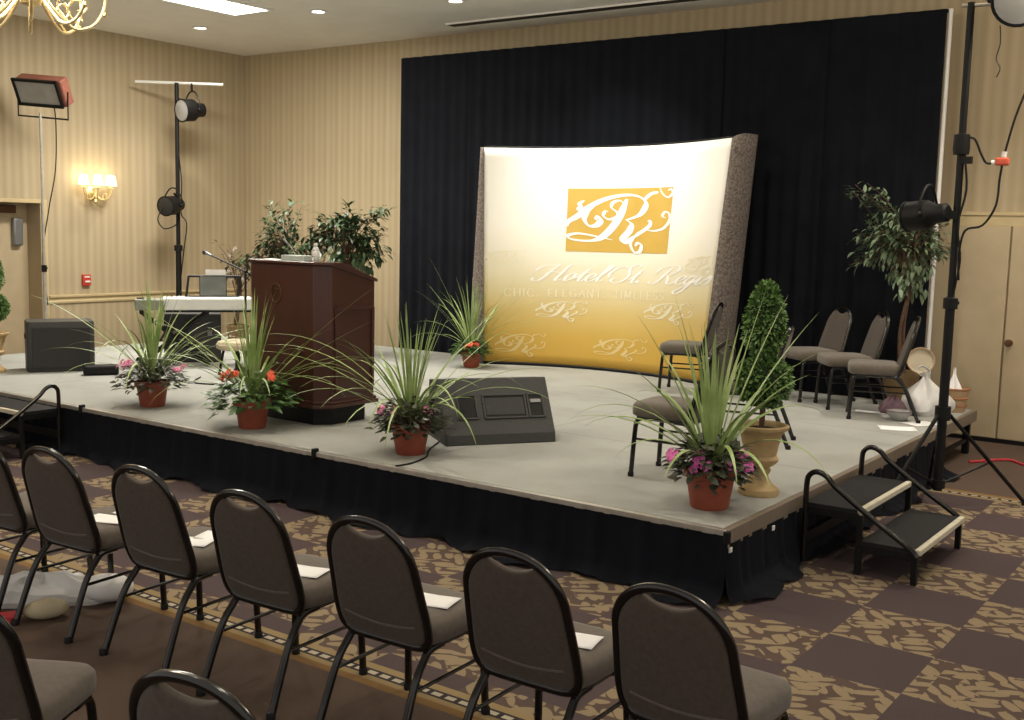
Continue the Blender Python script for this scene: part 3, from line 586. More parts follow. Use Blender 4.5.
spike_pot('spiky potted plant with bright magenta flowers in the front right stage corner',(-2.74,5.86,SZ),47,'magenta','bed3',h=.95,nfl=18,scale=1.08,bedr=.25,nblades=34,bw=1.35,flw=[(rad(220),.22,.30),(rad(262),.16,.29),(rad(20),.18,.29),(rad(345),.2,.24),(rad(275),.17,.25)],custom=[(LFT,.35,.8,.3),(RGT,.45,.85,.25),(RGT,.3,.85,.15),(CAM,.75,.6,1.8),(LFT,.8,.5,1.7),(RGT,.2,.85,.1),(LFT,.15,.8,.2)])
spike_pot('small spiky potted plant with red flowers beside the left end of the backdrop',(-7.72,10.02,SZ),59,'red','bed2',h=1.25,scale=.84,nfl=7,bedr=.29,nblades=40,flw=[(rad(290),.2,.30),(rad(320),.18,.33)],custom=[(RGT,.6,1.0,.3),(RGT,.7,1.0,.5),(RGT+.2,.45,1.0,.2),(LFT,.35,1.2,.2)])

# ------------------------------------------------------------------ clipped topiary
def clipped(parent,name,c,r,shape,n,seed):
    rr=random.Random(seed); b=MB()
    def surf(t,az):
        if shape=='ball': return V((math.sin(t)*math.cos(az)*r[0],math.sin(t)*math.sin(az)*r[0],math.cos(t)*r[1]))
        z=math.cos(t); w=math.sin(t)**.9*(1-.30*z)*(.92 if z>-.6 else .92-.5*(-.6-z))   # egg, narrow at the top
        return V((w*math.cos(az)*r[0],w*math.sin(az)*r[0],z*r[1]))
    for i in range(n):
        z=rr.uniform(-1,1); t=math.acos(z); az=rr.uniform(0,2*PI); p=surf(t,az)*rr.uniform(.90,1.03); d=V((p.x/r[0],p.y/r[0],p.z/r[1])).normalized()+V((rr.uniform(-.9,.9),rr.uniform(-.9,.9),rr.uniform(-.7,.9)))
        l=rr.uniform(.022,.036); b.leaf(V(c)+p,d,l,l*.6,up=V((rr.uniform(-1,1),rr.uniform(-1,1),1)).normalized())
    o=b.build(name,'box',parent,weld=False)
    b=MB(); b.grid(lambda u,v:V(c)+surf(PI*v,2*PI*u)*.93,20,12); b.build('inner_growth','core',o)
    return o
def topiary(label,loc,seed,k=1):
    t=thing('topiary',label,'plant',loc,0,'double topiaries on the stage',k)
    u=MB().lathe([(0,0),(.118,0),(.124,.012),(.12,.04),(.085,.06),(.062,.095),(.056,.125),(.068,.14),(.07,.155),(.058,.168),(.085,.185),(.108,.205),(.112,.225),(.098,.245),(.108,.30),(.125,.37),(.138,.395),(.165,.412),(.168,.43),(.155,.436),(.14,.425),(.128,.40),(0,.40)],n=40).build('urn','stone',t,angle=45)
    MB().lathe([(.132,.40),(.06,.415),(0,.42)],n=24).build('soil','soil',t)
    MB().tube([(0,0,.40),(.004,.002,.6),(-.004,0,.8),(0,0,1.1)],.018,10).build('stem','bark',t)
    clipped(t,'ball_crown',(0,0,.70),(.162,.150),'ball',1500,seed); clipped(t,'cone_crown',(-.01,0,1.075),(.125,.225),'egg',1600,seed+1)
topiary('clipped double topiary in a tan urn, cone over ball, near front right of stage',(-2.655,6.37,SZ),3)
topiary('clipped double topiary cut by the left edge of the photo, beside the black speaker',(-10.85,6.10,SZ),9,.95)

# ------------------------------------------------------------------ ficus trees
def ficus(name,label,loc,seed,hts,crown,leafm,n,trunks=3,pot='tanpot',potr=.17,ls=(.06,.10),group=None):
    rr=random.Random(seed); t=thing(name,label,'tree',loc,0,group)
    MB().lathe([(0,0),(potr*.8,0),(potr,.28),(potr*1.06,.29),(potr*1.06,.32),(potr*.95,.32),(potr*.92,.27),(0,.27)],n=28).build('planter',pot,t,angle=50)
    MB().lathe([(potr*.93,.27),(.05,.28),(0,.28)],n=18).build('soil','soil',t)
    b=MB(); tips=[]
    for k in range(trunks):
        a=rr.uniform(0,6); top=V((rr.uniform(-.08,.08),rr.uniform(-.08,.08),hts)); b.tube(spl([(.03*math.cos(a),.03*math.sin(a),.27),(.035*math.cos(a+1.6),.035*math.sin(a+1.6),hts*.45),tuple(top*.75+V((0,0,0))),tuple(top)],6),[.017,.010],8)
    for cx,cy,cz,r,m in crown:
        for k in range(max(4,int(14*r/.35))):
            d=V((rr.gauss(0,1),rr.gauss(0,1),rr.gauss(0,.8))).normalized()*r*rr.uniform(.5,1.05); p0=V((0,0,hts*rr.uniform(.72,1.0))); p2=V((cx,cy,cz))+d; pm=(p0+p2)*.5+V((0,0,.08)); pts=spl([p0,pm,p2],6); b.tube(pts,[.006,.002],5); tips.append((pts,r))
    b.build('trunk','bark',t)
    b=MB()
    for i in range(n):
        pts,r=rr.choice(tips); q=rr.uniform(.45,1); p=pts[min(int(q*(len(pts)-1)),len(pts)-1)]+V((rr.gauss(0,.035),rr.gauss(0,.035),rr.gauss(0,.035)))
        d=(pts[-1]-pts[-4]).normalized()+V((rr.uniform(-.9,.9),rr.uniform(-.9,.9),rr.uniform(-.9,.35))); l=rr.uniform(*ls); b.leaf(p,d,l,l*.42,droop=.3)
    b.build('foliage',leafm,t,weld=False)
    return t
ficus('ficus_tree','bushy green ficus behind the right half of the lectern, in front of yellow wall',(-9.46,9.75,SZ),5,1.42,[(-.15,0,1.62,.34,0),(.20,.1,1.55,.34,0),(.05,0,1.20,.34,0),(-.4,.0,1.50,.22,0),(.36,.15,1.2,.22,0),(.42,.2,1.72,.12,0)],'ficus',1100,ls=(.08,.135),group='bushy trees behind the lectern')
ficus('ficus_tree','lower loose ficus with dull reddish leaves behind the left half of the lectern',(-10.2,9.5,SZ),15,1.15,[(-.45,-.05,1.36,.32,0),(-.1,0,1.56,.34,0),(.15,.05,1.25,.33,0),(-.65,-.2,1.05,.20,0),(.45,.1,1.38,.25,0),(-.2,0,1.0,.3,0)],'ficus',1250,ls=(.075,.12),group='bushy trees behind the lectern')
ficus('potted_tree','small shrub with dusky reddish leaves left of the lectern trees',(-10.75,9.2,SZ),19,.85,[(0,0,1.0,.20,0),(.3,.1,1.10,.16,0),(-.1,-.1,1.25,.12,0)],'redleaf',120,ls=(.06,.10),trunks=2,potr=.13)
ficus('ficus_tree','tall grey green ficus in front of the right end of the black drape',(-3.10,10.74,SZ),25,1.62,[(-.28,0,1.60,.26,0),(.05,0,1.68,.30,0),(-.48,-.1,1.42,.15,0),(-.08,0,1.32,.26,0),(.22,.05,1.45,.22,0),(-.46,0,2.0,.16,0),(.1,0,1.02,.14,0),(-.2,0,1.85,.2,0)],'ficus2',1150,ls=(.065,.11))

# ------------------------------------------------------------------ lectern
lt=thing('lectern','dark mahogany lectern with sloping top and bronze emblem in the middle of the stage','lectern',(-6.645,6.43,SZ),rad(-1))
W,Dp,ch=.93,.58,.10; HF,HB=1.29,1.16
foot=lambda g:[(-W/2-g+ch,-Dp/2-g),(W/2+g-ch,-Dp/2-g),(W/2+g,-Dp/2-g+ch),(W/2+g,Dp/2+g),(-W/2-g,Dp/2+g),(-W/2-g,-Dp/2-g+ch)]
def slab(poly,z0,topf):
    n=len(poly); return MB().add([(x,y,z0) for x,y in poly]+[(x,y,topf(x,y)) for x,y in poly],[tuple(range(n))[::-1],tuple(range(n,2*n))]+[(i,(i+1)%n,n+(i+1)%n,n+i) for i in range(n)])
topz=lambda x,y: HF-.0 if y<-.08 else HF-(y+.08)/(Dp/2+.08)*(HF-HB)
P6=foot(0); pl=[P6[0],P6[1],P6[2],(W/2,-.08),P6[3],P6[4],(-W/2,-.08),P6[5]]
slab(pl,.16,lambda x,y:topz(x,y)-.025).build('body','wood',lt,smooth=False,bevel=.006)
P7=foot(.018); pl2=[P7[0],P7[1],P7[2],(W/2+.018,-.08),P7[3],P7[4],(-W/2-.018,-.08),P7[5]]
b=MB(); n=8; b.add([(x,y,topz(x,y)-.024) for x,y in pl2]+[(x,y,topz(x,y)) for x,y in pl2],[tuple(range(n))[::-1],(8,9,10,11,14,15),(11,12,13,14)]+[(i,(i+1)%n,n+(i+1)%n,n+i) for i in range(n)]); b.build('top','wood',lt,smooth=False,bevel=.005)
MB().prism(foot(-.05),0,.15).build('plinth','blackm',lt,smooth=False,bevel=.004)
b=MB(); b.prism(foot(.03),.145,.175); b.prism(foot(.016),.175,.20); b.build('base_moulding','wood',lt,smooth=False,bevel=.006)
b=MB(); b.box((W/2+.007,.06,.93),(.014,Dp-.17,.03)); b.box((W/2+.007,.06,.27),(.014,Dp-.17,.03))
for yy in(-.145,.265): b.box((W/2+.007,yy,.60),(.014,.03,.66))
b.build('side_panel_moulding','wood',lt,smooth=False,bevel=.004)
b=MB(); b.box((0,-Dp/2-.007,1.0),(W-2*ch-.04,.014,.025)) ; 
b=MB(); T=M.Translation((-.06,-Dp/2-.004,1.03))@M.Rotation(PI/2,4,'X')
b.tube([T@V((.06*math.cos(2*PI*i/28),.075*math.sin(2*PI*i/28),0)) for i in range(28)],.006,6,closed=True)
for s,a,c in MONO[:3]: b.tube([T@V(((x-545)/408*.11,(315-y)/253*.09,.001)) for x,y in s],.0035,5)
b.build('emblem','bronze',lt)
ZT=SZ+HF
o=paper('paper_sheet','white sheet lying on the left of the lectern top',(-6.82,6.26,ZT+.001),.2,.2,.14)
bx=thing('flat_box','pale flat box on the lectern top beside a bottle','box',(-6.60,6.27,ZT+.0005),rad(3)); MB().box((0,0,.021),(.24,.13,.042)).build('carton','pale',bx,smooth=False,bevel=.003); MB().prism([(.05*math.cos(2*PI*i/16),.02*math.sin(2*PI*i/16)) for i in range(16)],.042,.0435).build('opening','paper',bx,smooth=False)
wb=thing('water_bottle','small clear water bottle with white cap on the lectern','bottle',(-6.40,6.27,ZT+.0005)); MB().lathe([(0,0),(.028,0),(.031,.006),(.031,.035),(.029,.04),(.031,.045),(.031,.085),(.024,.105),(.013,.118),(.013,.126),(0,.126)],n=20).build('bottle_body','water',wb); MB().lathe([(.0315,.042),(.0318,.044),(.0318,.078),(.0315,.08)],n=20).build('bottle_label','white',wb); MB().lathe([(0,.126),(.015,.126),(.015,.145),(0,.146)],n=16).build('cap','white',wb)
mg=thing('gooseneck_microphone','slim gooseneck microphone on the left end of the lectern top','microphone',(-6.76,6.40,SZ+topz(0,-.03)-.002)); MB().lathe([(0,0),(.03,0),(.03,.01),(.01,.016),(0,.016)],n=16).build('mount','blackm',mg); MB().tube(spl([(0,0,.01),(-.02,.01,.06),(-.07,.02,.11),(-.13,.03,.15)],6),.005,8).build('neck','grey',mg); MB().tube([(-.13,.03,.15),(-.19,.04,.185)],[.008,.011],10).build('capsule','grey',mg)

# ------------------------------------------------------------------ floor monitor
ma=math.atan2(.66,.46); mo=thing('floor_monitor','black wedge floor monitor on the stage floor beside a spiky plant','speaker',(-4.95,6.70,SZ),ma)
# local x along the long side, -y towards the viewer
Lm=.86; prof=[(-.24,.0),(-.225,.075),(.02,.46),(.26,.43),(.26,0)]
b=MB(); n=len(prof); b.add([(-Lm/2,y,z) for y,z in prof]+[(Lm/2,y,z) for y,z in prof],[tuple(range(n)),tuple(range(n,2*n))[::-1]]+[(i,(i+1)%n,n+(i+1)%n,n+i) for i in range(n)]); b.build('cabinet','panelblk',mo,smooth=False,bevel=.008)
fd=V((0,.245,.385)).normalized(); fnm=V((0,-.385,.245)).normalized(); fo=V((0,-.225,.075))
def face(x0,x1,s0,s1,nm,m,dep):
    c=fo+V(((x0+x1)/2,0,0))+fd*((s0+s1)/2)+fnm*dep/2; T=M((( 1,0,0),(0,fd.y,fnm.y),(0,fd.z,fnm.z))).to_4x4(); 
    return MB().box(c,(x1-x0,s1-s0,dep),M_=T).build(nm,m,mo,smooth=False,bevel=.003)
for x0,x1 in((-.30,-.17),(-.10,.22),(.255,.36)):
    face(x0,x1,.13,.31,'recess','blackm',.004)
    for a,c,d,e in((x0-.012,x1+.012,.305,.32),(x0-.012,x1+.012,.12,.135),(x0-.014,x0+.002,.12,.32),(x1-.002,x1+.014,.12,.32)): face(a,c,d,e,'recess_rim','panelblk',.012)
face(-.095,.215,.15,.29,'grille','grille',.007); face(.265,.35,.24,.27,'handle','grey',.016)
cb=tag(MB().tube(spl([(-5.14,6.30,SZ+.006),(-5.0,6.02,SZ+.006),(-4.86,5.82,SZ+.006),(-4.80,5.6,SZ+.006),(-4.82,5.46,SZ+.006)],6),.006,6).build('audio_cable','blackm'),'thin black cable from the floor monitor to the front stage edge','cable')

# ------------------------------------------------------------------ black speaker at far left
sp=thing('loudspeaker','black carpeted loudspeaker box at the left end of the stage','speaker',(-10.62,6.70,SZ),rad(62))
def rbox(w,d,h,e=.16,nz=(0,.02,.98,1)):
    def fn(u,v):
        g=2*PI*u; c,s=math.cos(g),math.sin(g); x=math.copysign(abs(c)**e,c)*w/2; y=math.copysign(abs(s)**e,s)*d/2; zs=[(.0,0),(.97,0),(1,.015),(1,h-.02),(.97,h),(0,h)]
        i=min(int(v*5),4); f=v*5-i; r=zs[i][0]*(1-f)+zs[i+1][0]*f; z=zs[i][1]*(1-f)+zs[i+1][1]*f; return V((x*r,y*r,z))
    return MB().grid(fn,64,5)
rbox(.66,.42,.52).build('cabinet','panelblk',sp,angle=50)
MB().box((0,-.212,.25),(.56,.012,.42)).build('grille','grille',sp,smooth=False,bevel=.004); 
for sx in(-1,1): MB().box((sx*.333,0,.36),(.012,.16,.06)).build('carry_handle','blackm',sp,smooth=False,bevel=.01)
pk=tag(MB().box((-9.98,6.75,SZ+.05),(.34,.16,.10),rad(60)).build('foot_pedal','blackm',smooth=False,bevel=.02),'low black pedal unit beside the loudspeaker','pedal')

# ------------------------------------------------------------------ keyboard
kx,ky=-9.80,8.22; ka=math.atan2(.80,.60); kb=thing('keyboard','silver white electronic keyboard on a black stand behind the lectern','keyboard',(kx,ky,SZ),ka)
Lk=2.0; Wk=.34
MB().box((.13,0,.68),(Lk-.40,Wk,.13)).build('body','silver',kb,smooth=False,bevel=.015); MB().box((-.81,0,.672),(.30,Wk+.01,.115)).build('end_section','sage',kb,smooth=False,bevel=.01)
MB().box((.13,-.0,.605),(Lk-.40,Wk-.02,.022)).build('base','blackm',kb,smooth=False); MB().box((-.90,.0,.735),(.08,.1,.012)).build('control_block','blackm',kb,smooth=False,bevel=.003)
kk=MB().box((.13,.10,.747),(Lk-.6,.11,.006)).build('white_keys','white',kb,smooth=False)
b=MB(); 
for i in range(30):
    if i%7 not in(2,6): b.box((-.57+i*.047,.12,.754),(.018,.065,.010))
b.build('black_keys','black',kk,smooth=False)
b=MB(); mr=[(-.42,.06,.75),(-.39,.12,.975),(.17,.12,.975),(.14,.06,.75)]; [b.tube([mr[i],mr[(i+1)%4]],.013,6) for i in range(4)]; b.tube([(-.27,.07,.75),(-.27,.115,.97)],.008,6); b.tube([(.01,.07,.75),(.01,.115,.97)],.008,6); r_=b.build('music_rest','blackm',kb)
MB().box((-.13,.080,.865),(.28,.008,.22),M_=M.Rotation(rad(-8),4,'X')).build('music_book','sheet',r_,smooth=False); MB().box((-.10,.125,.99),(.22,.006,.12),M_=M.Rotation(rad(-8),4,'X')).build('sheet_of_paper','white',r_,smooth=False)
for x in(-.55,.8):
    b=MB()
    for s in(-1,1): b.tube([(x-.35*s,-.12,.02),(x+.35*s,-.12,.59)],.016,8); b.tube([(x-.35*s,.12,.02),(x+.35*s,.12,.59)],.016,8)
    for z in(.02,.59): 
        for s in(-1,1): b.tube([(x+.35*s,-.2,z),(x+.35*s,.2,z)],.016,8)
    b.build('stand_frame','blackm',kb)
for i,(x,y,w,d,h,a,l) in enumerate(((-10.28,8.15,.62,.3,.55,50,'black equipment case under the left end of the keyboard'),(-9.42,8.98,.95,.35,.54,53,'black equipment case under the right end of the keyboard'))):
    e=thing('equipment_case',l,'case',(x,y,SZ),rad(a)); MB().box((0,0,h/2),(w,d,h)).build('case_body','panelblk',e,smooth=False,bevel=.01)
    for sx in(-1,1): MB().box((sx*w*.3,-d/2-.006,h*.6),(.05,.014,.06)).build('latch','grey',e,smooth=False,bevel=.004)
    MB().tube(spl([(-.08,-d/2-.004,h*.82),(-.06,-d/2-.03,h*.80),(.06,-d/2-.03,h*.80),(.08,-d/2-.004,h*.82)],4),.009,6).build('handle','blackm',e)
st_=thing('stool','round cream cushioned stool under the keyboard beside the lectern','stool',(-9.02,7.72,SZ)); MB().lathe([(0,.27),(.19,.27),(.215,.285),(.22,.32),(.2,.35),(.1,.37),(0,.372)],n=30).build('cushion','cream',st_)
for k in range(4): a=PI/4+k*PI/2; MB().tube([(.14*math.cos(a),.14*math.sin(a),.275),(.19*math.cos(a),.19*math.sin(a),0)],.014,8).build('leg','blackm',st_)
ms=thing('microphone_stand','thin boom microphone stand left of the lectern','stand',(-9.24,8.02,SZ))
MB().lathe([(0,0),(.13,0),(.13,.015),(.03,.025),(.016,.05),(0,.05)],n=26).build('base','blackm',ms); MB().tube([(0,0,.02),(0,0,1.06)],.011,8).build('pole','blackm',ms); MB().ball((0,0,1.06),.022).build('clutch','blackm',ms); MB().tube([(.18,.04,1.0),(-.50,-.04,1.215)],.009,8).build('boom','blackm',ms); m_=MB().tube([(-.50,-.04,1.215),(-.58,-.05,1.24)],[.013,.02],10).build('microphone','grey',ms); MB().ball((-.60,-.05,1.245),.028).build('windscreen','grille',m_)
tag(MB().tube(spl([(-9.1,7.3,SZ+.008),(-8.8,7.0,SZ+.008),(-8.4,7.15,SZ+.008),(-8.1,6.9,SZ+.008),(-7.6,7.1,SZ+.008)],6),.008,6).build('audio_cable','blackm'),'black cable trailing on the stage floor behind the left pots','cable')

# ------------------------------------------------------------------ par lamps and stands
def par_can(parent,c,axis,ln,r,bodym='blackm',dark=False):
    ax=V(axis).normalized(); T=ax.to_track_quat('Z','Y').to_matrix().to_4x4()
    o=MB().lathe([(0,-ln*.5),(r*.45,-ln*.5),(r*.62,-ln*.46),(r*.66,-ln*.2),(r*.92,-ln*.05),(r,0),(r,ln*.5),(r*1.06,ln*.5),(r*1.06,ln*.46)],c,26,T).build('lamp_can',bodym,parent,angle=35)
    MB().lathe([(0,ln*.52),(r*.6,ln*.51),(r*.93,ln*.49),(r*.93,ln*.46)],c,26,T).build('lens','lens',o)
    s=T.to_3x3()@V((1,0,0)); up=V((0,0,1)); side=ax.cross(up).normalized(); C=V(c); top=C+up*(r+.09)
    MB().tube(spl([C+side*r*1.02,C+side*r*1.1+up*r*.7,top+side*r*.4,top-side*r*.4,C-side*r*1.1+up*r*.7,C-side*r*1.02],5),.010,6).build('yoke','blackm',o)
    for q in(1,-1): MB().ball(C+side*r*1.08*q,.022,8,6).build('yoke_knob','blackm',o)
    if dark: o.children[0].data.materials[0]=MT['grille']
    return o,top
def tripod_stand(name,label,loc,h,feet,hub,rp=.02,cbar=None):
    t=thing(name,label,'stand',loc)
    MB().tube([(0,0,.14),(0,0,h*.42)],rp*1.35,12).build('lower_pole','blackm',t); MB().tube([(0,0,h*.42),(0,0,h)],rp,12).build('upper_pole','blackm',t)
    b=MB(); b.lathe([(rp*1.3,h*.42-.05),(rp*2,h*.42-.045),(rp*2,h*.42+.03),(rp,h*.42+.04)],n=14); b.tube([(0,0,h*.42),(.06,0,h*.42)],.012,8); b.build('collar','blackm',t)
    b=MB(); b.lathe([(rp*1.3,hub-.05),(rp*2.2,hub-.05),(rp*2.2,hub+.05),(rp*1.3,hub+.05)],n=14); b.build('leg_hub','blackm',t); b=MB(); b.lathe([(rp*1.3,.16),(rp*2,.16),(rp*2,.22),(rp*1.3,.22)],n=14); b.build('brace_hub','blackm',t)
    for x,y in feet:
        lg=MB().tube([(x*.06,y*.06,hub),(x,y,.02)],.015,8).build('leg','blackm',t); MB().lathe([(0,0),(.022,0),(.022,.03),(.014,.045),(0,.045)],(x,y,0),12).build('rubber_foot','blackm',lg)
        MB().tube([(x*.05,y*.05,.19),(x*.55,y*.55,hub*.45+.009)],.009,6).build('brace','blackm',t)
    return t
rs=tripod_stand('lighting_stand','tall black tripod lighting stand beside the right edge of the stage',(-2.12,8.46,0),3.66,[(.50,.56),(-.28,-.50),(-.24,.68)],.72,rp=.026)
b=MB(); b.tube([(-.06,-.01,3.64),(.62,.10,3.64)],.014,8); b.build('crossbar','alu',rs)
b=MB(); b.lathe([(.018,2.60),(.055,2.60),(.06,2.64),(.055,2.74),(.018,2.75)],n=14); b.box((.045,0,2.56),(.07,.05,.05)); b.build('height_clamp','blackm',rs)
b=MB(); b.tube(spl([(.02,.02,2.72),(.08,.03,2.71),(.13,.04,2.60),(.17,.05,2.54),(.24,.05,2.545)],5),.008,6); b.tube(spl([(.27,.06,2.53),(.26,.06,2.42),(.25,.05,2.24),(.17,.05,2.1),(.06,.03,2.06),(.03,.02,1.9),(.04,.02,1.7)],5),.008,6); b.tube(spl([(.28,.06,2.60),(.33,.07,2.85),(.41,.08,3.15),(.44,.05,3.55)],5),.008,6); b.tube(spl([(.03,-.02,2.6),(.06,-.02,2.35),(.02,-.03,2.1),(.05,-.02,1.85),(.02,-.02,1.6)],5),.008,6); b.build('power_cable','blackm',rs)
cn=MB().box((.27,.06,2.55),(.09,.06,.055)).build('three_way_connector','orange',rs,smooth=False,bevel=.012); b=MB(); b.tube([(.275,.06,2.58),(.28,.06,2.62)],.02,10); b.tube([(.23,.055,2.545),(.20,.05,2.54)],.018,10); b.build('plug','white',cn)
l1=thing('par_light','black can stage light clamped on the right lighting stand, halfway up','lamp',(-2.12,8.46,0)); o,_=par_can(l1,(-.20,-.02,2.17),(-.93,.25,-.10),.33,.108,'blackm',True); b=MB(); b.tube([(-.02,0,2.17),(-.14,-.01,2.19)],.018,8); b.box((-.02,-.0,2.17),(.07,.07,.06)); b.build('clamp','blackm',l1)
l2=thing('par_light','black can stage light at the top of the right stand, cut by the frame','lamp',(-2.12,8.46,0)); o,_=par_can(l2,(.33,-.08,3.64),(.22,-.94,-.22),.34,.17); b=MB(); b.tube([(.24,.04,3.64),(.24,.0,3.8)],.016,8); b.box((.24,.03,3.64),(.05,.06,.06)); b.build('clamp','blackm',l2); b=MB(); b.tube(spl([(.22,-.08,3.47),(.23,-.08,3.35),(.21,-.08,3.25),(.24,-.08,3.18),(.22,-.08,3.12)],4),.004,5); b.build('safety_wire','blackm',l2)
ls=tripod_stand('lighting_stand','black lighting stand in the back left corner behind the keyboard',(-12.82,9.93,0),3.86,[(.45,.3),(-.42,.35),(.0,-.55)],.75,rp=.029)
MB().tube([(-.42,-.36,3.86),(.46,.42,3.86)],.020,8).build('crossbar','white',ls); MB().tube(spl([(.03,0,2.9),(.06,.02,2.5),(.04,.02,2.1),(.12,.05,1.95),(.08,.03,1.6),(.02,.02,1.2)],5),.008,6).build('power_cable','blackm',ls)
l3=thing('par_light','grey can stage light hung under the crossbar of the left stand','lamp',(-12.82,9.93,0)); par_can(l3,(.15,.14,3.50),(-.05,-.95,-.10),.36,.15); MB().tube([(.15,.135,3.74),(.15,.135,3.86)],.016,8).build('clamp','blackm',l3)
l4=thing('par_light','small black can stage light halfway down the left stand','lamp',(-12.82,9.93,0)); par_can(l4,(.05,-.12,2.20),(.25,-.9,-.1),.34,.13,'blackm',True); b=MB(); b.tube([(.0,0,2.30),(.05,-.10,2.36)],.016,8); b.tube(spl([(.05,-.3,2.15),(.06,-.38,2.0),(.06,-.28,1.88),(.05,-.1,1.92),(.02,0,2.0)],5),.008,6); b.build('clamp','blackm',l4)

fs=tripod_stand('lighting_stand','pale slim stand carrying the flood light at upper left',(-12.80,7.89,0),3.26,[(.3,.4),(.3,-.4),(-.45,0)],.6,rp=.016)
for o in fs.children:
    if o.name.startswith(('lower_pole','upper_pole')): o.data.materials[0]=MT['alu']
fl=thing('flood_light','square flood light with reddish housing on the pale stand','lamp',(-12.80,7.89,0))
def fp(a,bb,c): # a: across, bb: up the tilted face, c: outwards
    f=V((.30,-.80,-.52)).normalized(); s=V((.86,.50,0)).normalized(); s=(s-f*s.dot(f)).normalized(); u=s.cross(f)*-1; u=u if u.z>0 else -u; a*=.84; bb*=.9; return V((0,-.02,3.50))+s*a+u*bb+f*c
def fbox(a0,a1,b0,b1,c0,c1): return MB().add([fp(a,bb,c) for a in(a0,a1) for bb in(b0,b1) for c in(c0,c1)],[(0,1,3,2),(4,6,7,5),(0,4,5,1),(2,3,7,6),(0,2,6,4),(1,5,7,3)])
fbox(-.33,.42,-.19,.19,-.16,0).build('housing','rust',fl,smooth=False,bevel=.02); fbox(-.33,.33,-.155,.16,0,.012).build('lens','lens',fl,smooth=False)
b=fbox(-.36,.36,.16,.195,0,.03); b.v+=[]; b.build('frame_bar','blackm',fl,smooth=False); fbox(-.36,.36,-.195,-.155,0,.03).build('frame_bar','blackm',fl,smooth=False); fbox(-.365,-.33,-.195,.195,0,.03).build('frame_bar','blackm',fl,smooth=False); fbox(.33,.365,-.195,.195,0,.03).build('frame_bar','blackm',fl,smooth=False)
MB().tube([fp(-.40,0,-.08),fp(-.40,-.0,-.08)+V((0,0,-.33)),fp(.42,0,-.08)+V((0,0,-.33)),fp(.42,0,-.08)],.012,6).build('yoke','blackm',fl)
MB().tube(spl([fp(.1,-.15,-.1),(.10,.14,3.2),(.09,.13,2.6),(.02,.07,2.1),(-.03,.0,1.5),(-.02,.05,.9)],6),.007,6).build('power_cable','blackm',fl)

# ------------------------------------------------------------------ wall fittings
def sconce():
    y0,z0=9.02,2.40; t=thing('wall_sconce','brass wall sconce with lit shades on the left wall','lamp',(XL,y0,z0))
    T=M.Rotation(PI/2,4,'Y'); MB().lathe([(0,0),(.09,0),(.085,.02),(.05,.035),(.03,.06),(0,.07)],(0,0,-.06),24,T).build('backplate','brass',t); MB().lathe([(0,-.20),(.015,-.19),(.03,-.16),(.018,-.13),(.04,-.09),(.025,-.03),(.035,.02),(.012,.05),(0,.08)],(.09,0,-.02),16).build('stem','brass',t)
    for k,a in enumerate((-75,-25,25,75)):
        c=V((math.cos(rad(a)),math.sin(rad(a)),0)); rr_=.22; p=V((.09,0,-.08)); pts=spl([p,p+c*.09+V((0,0,-.07)),p+c*.18+V((0,0,-.04)),p+c*rr_+V((0,0,.07))],6)
        ar=MB().tube(pts,.009,8).build('arm','brass',t); e=p+c*rr_+V((0,0,.07)); MB().lathe([(0,0),(.028,.006),(.03,.014),(.012,.02),(.012,.07),(0,.07)],e,14).build('candle_cup','brass',ar)
        MB().lathe([(.068,.05),(.042,.18)],e,18).build('shade','shade',ar,solid=.002)
        MB().tube(spl([p+c*.10+V((0,0,-.06)),p+c*.12+V((0,0,0)),p+c*.16+V((0,0,.0)),p+c*.15+V((0,0,-.03))],4),.006,6).build('scroll','brass',ar)
        li=bpy.data.lights.new('sconce_glow','POINT'); li.energy=1.6; li.color=(1,.80,.48); li.shadow_soft_size=.05; lo=bpy.data.objects.new('sconce_glow',li); COL.objects.link(lo); lo.location=V((XL,y0,z0))+e+V((0,0,.17))
sconce()
al=thing('fire_alarm','small red fire alarm pull box on the left wall','alarm',(XL,8.90,1.165)); MB().box((.022,0,0),(.044,.12,.15)).build('case','redp',al,smooth=False,bevel=.006); MB().box((.048,.005,-.02),(.014,.075,.025)).build('pull_handle','white',al,smooth=False,bevel=.004); MB().box((.045,.0,.045),(.004,.08,.02)).build('name_band','white',al,smooth=False)

